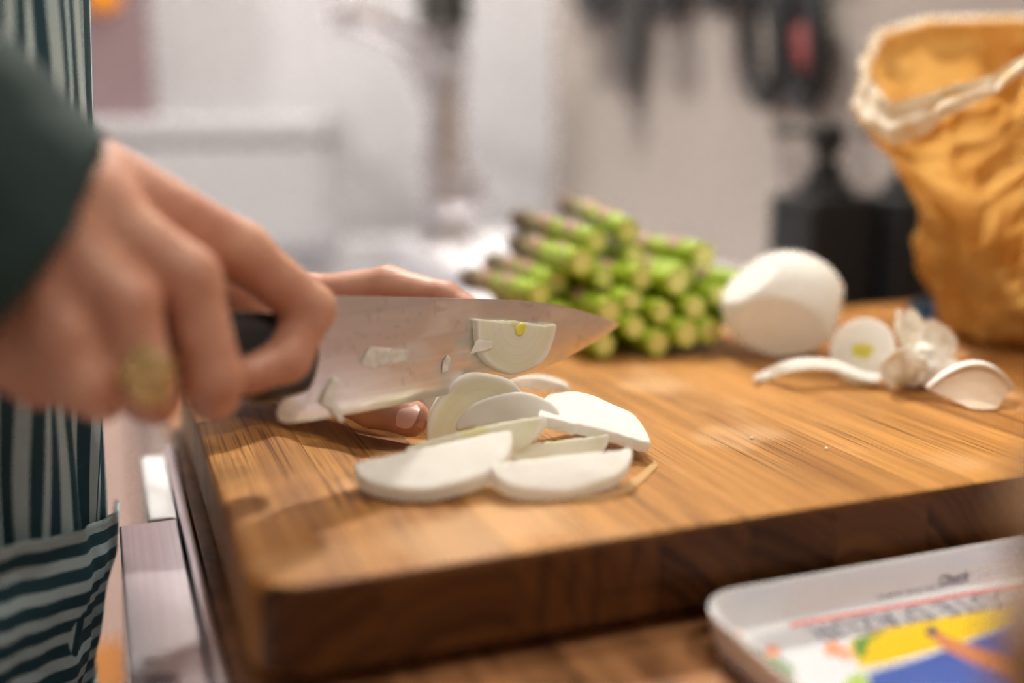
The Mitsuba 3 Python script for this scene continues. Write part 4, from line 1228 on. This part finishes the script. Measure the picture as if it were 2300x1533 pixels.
# plastic wrapper behind the bag
wc = P(2078, 712, 0.86)
s_, k_ = np.meshgrid(np.linspace(-1, 1, 20), np.linspace(0, 1, 16), indexing='ij')
q = np.stack([s_ * 0.014, 0.004 * np.sin(s_ * 5 + k_ * 3), k_ * 0.017 + 0.001 * np.sin(s_ * 7)], -1)
q3 = q[..., :1] * RIGHT + q[..., 1:2] * vdir + q[..., 2:] * [0, 0, 1] + [wc[0], wc[1], 0.0035]
put('plastic_wrapper__label', sheet(q3, 0.0006)[0], 'm_blue', 40)
q = np.stack([s_ * 0.022 + 0.006, 0.006 * np.sin(s_ * 6 + k_ * 4) - 0.008, k_ * 0.018 * (1 - 0.3 * s_) + 0.001 * np.sin(s_ * 9)], -1)
q3 = q[..., :1] * RIGHT + q[..., 1:2] * vdir + q[..., 2:] * [0, 0, 1] + [wc[0], wc[1], 0.003]
put('plastic_wrapper__film', sheet(q3)[0], 'm_clear_plastic', 40)
tag('plastic_wrapper__label', 'bright blue printed part')
tag('plastic_wrapper', 'crinkled clear plastic wrapper with a blue print, beside the foot of the paper bag', 'wrapper')

# ------------------------------------------------------------------ serving tray with a poster print
RZ, TZ = -0.0265, WT + 0.0016
ry1 = 0.3535
rx0 = Z(1550, 1345, RZ)[0]
TRX0, TRX1, TRY0, TRY1 = rx0, rx0 + 0.235, ry1 - 0.165, ry1
lev = [(TZ - 0.0014, 0.0050, 0.018), (TZ + 0.004, 0.0028, 0.020), (RZ - 0.002, 0.0008, 0.0225), (RZ, 0.0, 0.0235), (RZ, 0.0020, 0.0215), (RZ - 0.0010, 0.0028, 0.0207), (TZ + 0.003, 0.0046, 0.019), (TZ + 0.0008, 0.0052, 0.0183), (TZ, 0.0062, 0.0175)]
rows = []
for z, inset, r in lev:
    g = sg.box(TRX0 + inset + r, TRY0 + inset + r, TRX1 - inset - r, TRY1 - inset - r).buffer(r, quad_segs=12)
    q = np.array(g.exterior.coords)[:-1]
    c = q.mean(0)
    rows.append(np.c_[q, np.full(len(q), z)])
n = len(rows[0])
v = np.vstack(rows + [[[(TRX0 + TRX1) / 2, (TRY0 + TRY1) / 2, TZ]], [[(TRX0 + TRX1) / 2, (TRY0 + TRY1) / 2, TZ - 0.0014]]])
L = len(rows)
i_, j_ = np.meshgrid(np.arange(L - 1), np.arange(n), indexing='ij')
a, b, c, d = i_ * n + j_, i_ * n + (j_ + 1) % n, (i_ + 1) * n + (j_ + 1) % n, (i_ + 1) * n + j_
j = np.arange(n)
ff = np.vstack([np.stack([a, b, c], -1).reshape(-1, 3), np.stack([a, c, d], -1).reshape(-1, 3), np.stack([(L - 1) * n + j, (L - 1) * n + (j + 1) % n, j * 0 + L * n], -1), np.stack([(j + 1) % n, j, j * 0 + L * n + 1], -1)])
tr = trimesh.Trimesh(v, ff, process=False)
if tr.volume < 0:
    tr.invert()
put('serving_tray__dish', tr, 'm_tray', 50)


def printed(key, px, bsdf, layer, label=None, clip=True):
    """A flat print on the tray floor from an outline in pixels of the photo."""
    q = np.array([Z(x, y, TZ) for x, y in px])[:, :2]
    g = sg.Polygon(q).buffer(0)
    if clip:
        g = g.intersection(sg.box(TRX0 + 0.0195, TRY0 + 0.0195, TRX1 - 0.0195, TRY1 - 0.0195).buffer(0.0132))
    if g.is_empty:
        return
    g = max(getattr(g, 'geoms', [g]), key=lambda s: s.area)
    t = trimesh.creation.extrude_polygon(g, 0.00006 * (layer + 1), engine='earcut')
    t.apply_translation([0, 0, TZ + 0.00002])
    put('serving_tray__' + key, t, bsdf, False)
    if label:
        tag('serving_tray__' + key, label)


printed('print_ground', [(1650, 1450), (1790, 1402), (2300, 1306), (3100, 1180), (3300, 1900), (1760, 2100)], 'm_ink_white', 0, 'white ground of the print')
printed('yellow_beach', [(1905, 1440), (1990, 1410), (2120, 1385), (2270, 1362), (2420, 1330), (2900, 1240), (2900, 1280), (2420, 1365), (2270, 1396), (2150, 1445), (2060, 1470), (1985, 1492), (1930, 1500)], 'm_ink_yellow', 1, 'yellow band of the print')
printed('blue_sea', [(1950, 1512), (2060, 1482), (2160, 1446), (2280, 1402), (2420, 1370), (2900, 1290), (3200, 1900), (2000, 2000)], 'm_ink_blue', 1, 'blue area of the print')
printed('tan_stroke', [(2075, 1416), (2092, 1410), (2140, 1436), (2230, 1466), (2330, 1500), (2480, 1545), (2640, 1640), (2560, 1680), (2420, 1590), (2300, 1540), (2200, 1496), (2120, 1458)], 'm_ink_tan', 2, 'tan diagonal stroke of the print')
printed('dark_dot', [(2080, 1414), (2092, 1408), (2104, 1412), (2106, 1422), (2094, 1428), (2082, 1424)], 'm_ink_dark', 3)
printed('green_leaves', [(1640, 1462), (1700, 1455), (1740, 1470), (1780, 1500), (1800, 1560), (1650, 1560)], 'm_ink_green', 1, 'green leaf shape of the print')
printed('green_leaf', [(1915, 1440), (1945, 1428), (1990, 1420), (1950, 1440), (1940, 1480), (1925, 1470)], 'm_ink_green', 2)
printed('lime_leaf', [(1905, 1520), (1945, 1512), (1950, 1560), (1890, 1560)], 'm_ink_lime', 2)
for i_f, (x, y, s) in enumerate(((1640, 1418, 17), (1735, 1462, 12), (1872, 1458, 15), (1900, 1470, 11), (1655, 1410, 12))):
    a = np.linspace(0, 2 * np.pi, 11)[:-1]
    printed('coral_petal' + ('' if not i_f else '_%03d' % i_f), [(x + s * (1 + 0.25 * (j % 2)) * math.cos(t) * 1.3, y + s * (1 + 0.25 * (j % 2)) * math.sin(t)) for j, t in enumerate(a)], 'm_ink_coral', 2)
l0, l1 = Z(1775, 1402, TZ), Z(2300, 1311, TZ)
printed('red_line', [(1775, 1400), (1900, 1378), (2310, 1307), (2310, 1313), (1900, 1385), (1775, 1408)], 'm_ink_red', 1, 'red line above the lettering')
tx = meshkit.text_mesh("LA COTE D'AZUR", 1.0, 0.0001)
ext_ = tx.bounds
wtx = ext_[1][0] - ext_[0][0]
start, stop = Z(2345, 1307, TZ), Z(1805, 1408, TZ)
hh = 0.0125
tv = tx.vertices.copy()
xx_ = (tv[:, 0] - ext_[0][0]) / wtx
bl = start + xx_[:, None] * (stop - start)
tx.vertices = np.c_[bl[:, 0], bl[:, 1] - 0.0009 - tv[:, 1] * hh, np.full(len(tv), TZ) + 0.00012 + tv[:, 2]]
put('serving_tray__lettering', tx, 'm_ink_dark', False)
tag('serving_tray__lettering', 'dark capitals reading LA COTE D\'AZUR, upside down to the camera')
# small writing on the inner wall of the tray
upv = np.array([0, 0.0046 - 0.0028, RZ - 0.0010 - TZ - 0.003])
upv /= np.linalg.norm(upv)
nw = np.array([0, -upv[2], upv[1]])


def on_wall(x, y):
    d = FWD + (x - 1150) / FPX * RIGHT - (y - 766.5) / FPX * UP
    o = np.array([0, TRY1 - 0.0046, TZ + 0.003])
    return EYE + d * ((o - EYE) @ nw) / (d @ nw)


def wall_text(key, s, px0, px1, hpx, slant=0.0):
    t = meshkit.text_mesh(s, 1.0, 0.05, bold=True)
    b = t.bounds
    a0, a1 = on_wall(*px0), on_wall(*px1)
    k = np.linalg.norm(a1 - a0) / (b[1][0] - b[0][0])
    v = t.vertices
    ux = (a1 - a0) / np.linalg.norm(a1 - a0)
    hgt = np.linalg.norm(on_wall(px0[0], px0[1] - hpx) - a0)
    t.vertices = a0 + ((v[:, :1] - b[0][0]) * k + slant * v[:, 1:2] * hgt) * ux + v[:, 1:2] * hgt * upv + (0.00008 + 0.0001 * (v[:, 2:] > 0.02)) * nw
    put('serving_tray__' + key, t, 'm_ink_dark', False)


for i_s, (x0_, x1_) in enumerate(((1972, 2026), (2034, 2070), (2076, 2104))):
    xs_ = np.linspace(x0_, x1_, (x1_ - x0_) // 2)
    pth = [on_wall(x, 1341 - (x - 1972) * 0.185 + 3.2 * math.sin(x * 1.9) + 1.6 * math.sin(x * 0.83)) + 0.00012 * nw for x in xs_]
    put('serving_tray__faint_script' + ('' if not i_s else '_%03d' % i_s), tube(pth, 0.00020, 5)[0], 'm_ink_dark', 40)
wall_text('signature', 'Chuck', (2108, 1317), (2174, 1304), 24, 0.25)
tag('serving_tray', 'white serving tray with a printed seaside poster, in front of the cutting board', 'tray')

# ------------------------------------------------------------------ out-of-focus wooden mill at the right edge
pc = P(2485, 1300, 0.215)
prof = [(0, 0), (0.026, 0), (0.027, 0.006), (0.024, 0.02), (0.018, 0.05), (0.017, 0.075), (0.020, 0.10), (0.021, 0.112), (0.014, 0.117), (0.014, 0.121), (0.019, 0.126), (0.020, 0.136), (0.014, 0.146), (0, 0.149)]
put('pepper_mill__body', lathe(prof[:9] + [(0, 0.117)], (pc[0], pc[1], WT), 48), 'm_pepper', 30)
put('pepper_mill__cap', lathe([(0, 0.1172)] + [(0.014, 0.1172)] + prof[9:], (pc[0], pc[1], WT), 48), 'm_pepper', 30)
tag('pepper_mill', 'brown wooden mill, very blurred, cut off by the lower right edge of the photo', 'pepper mill')
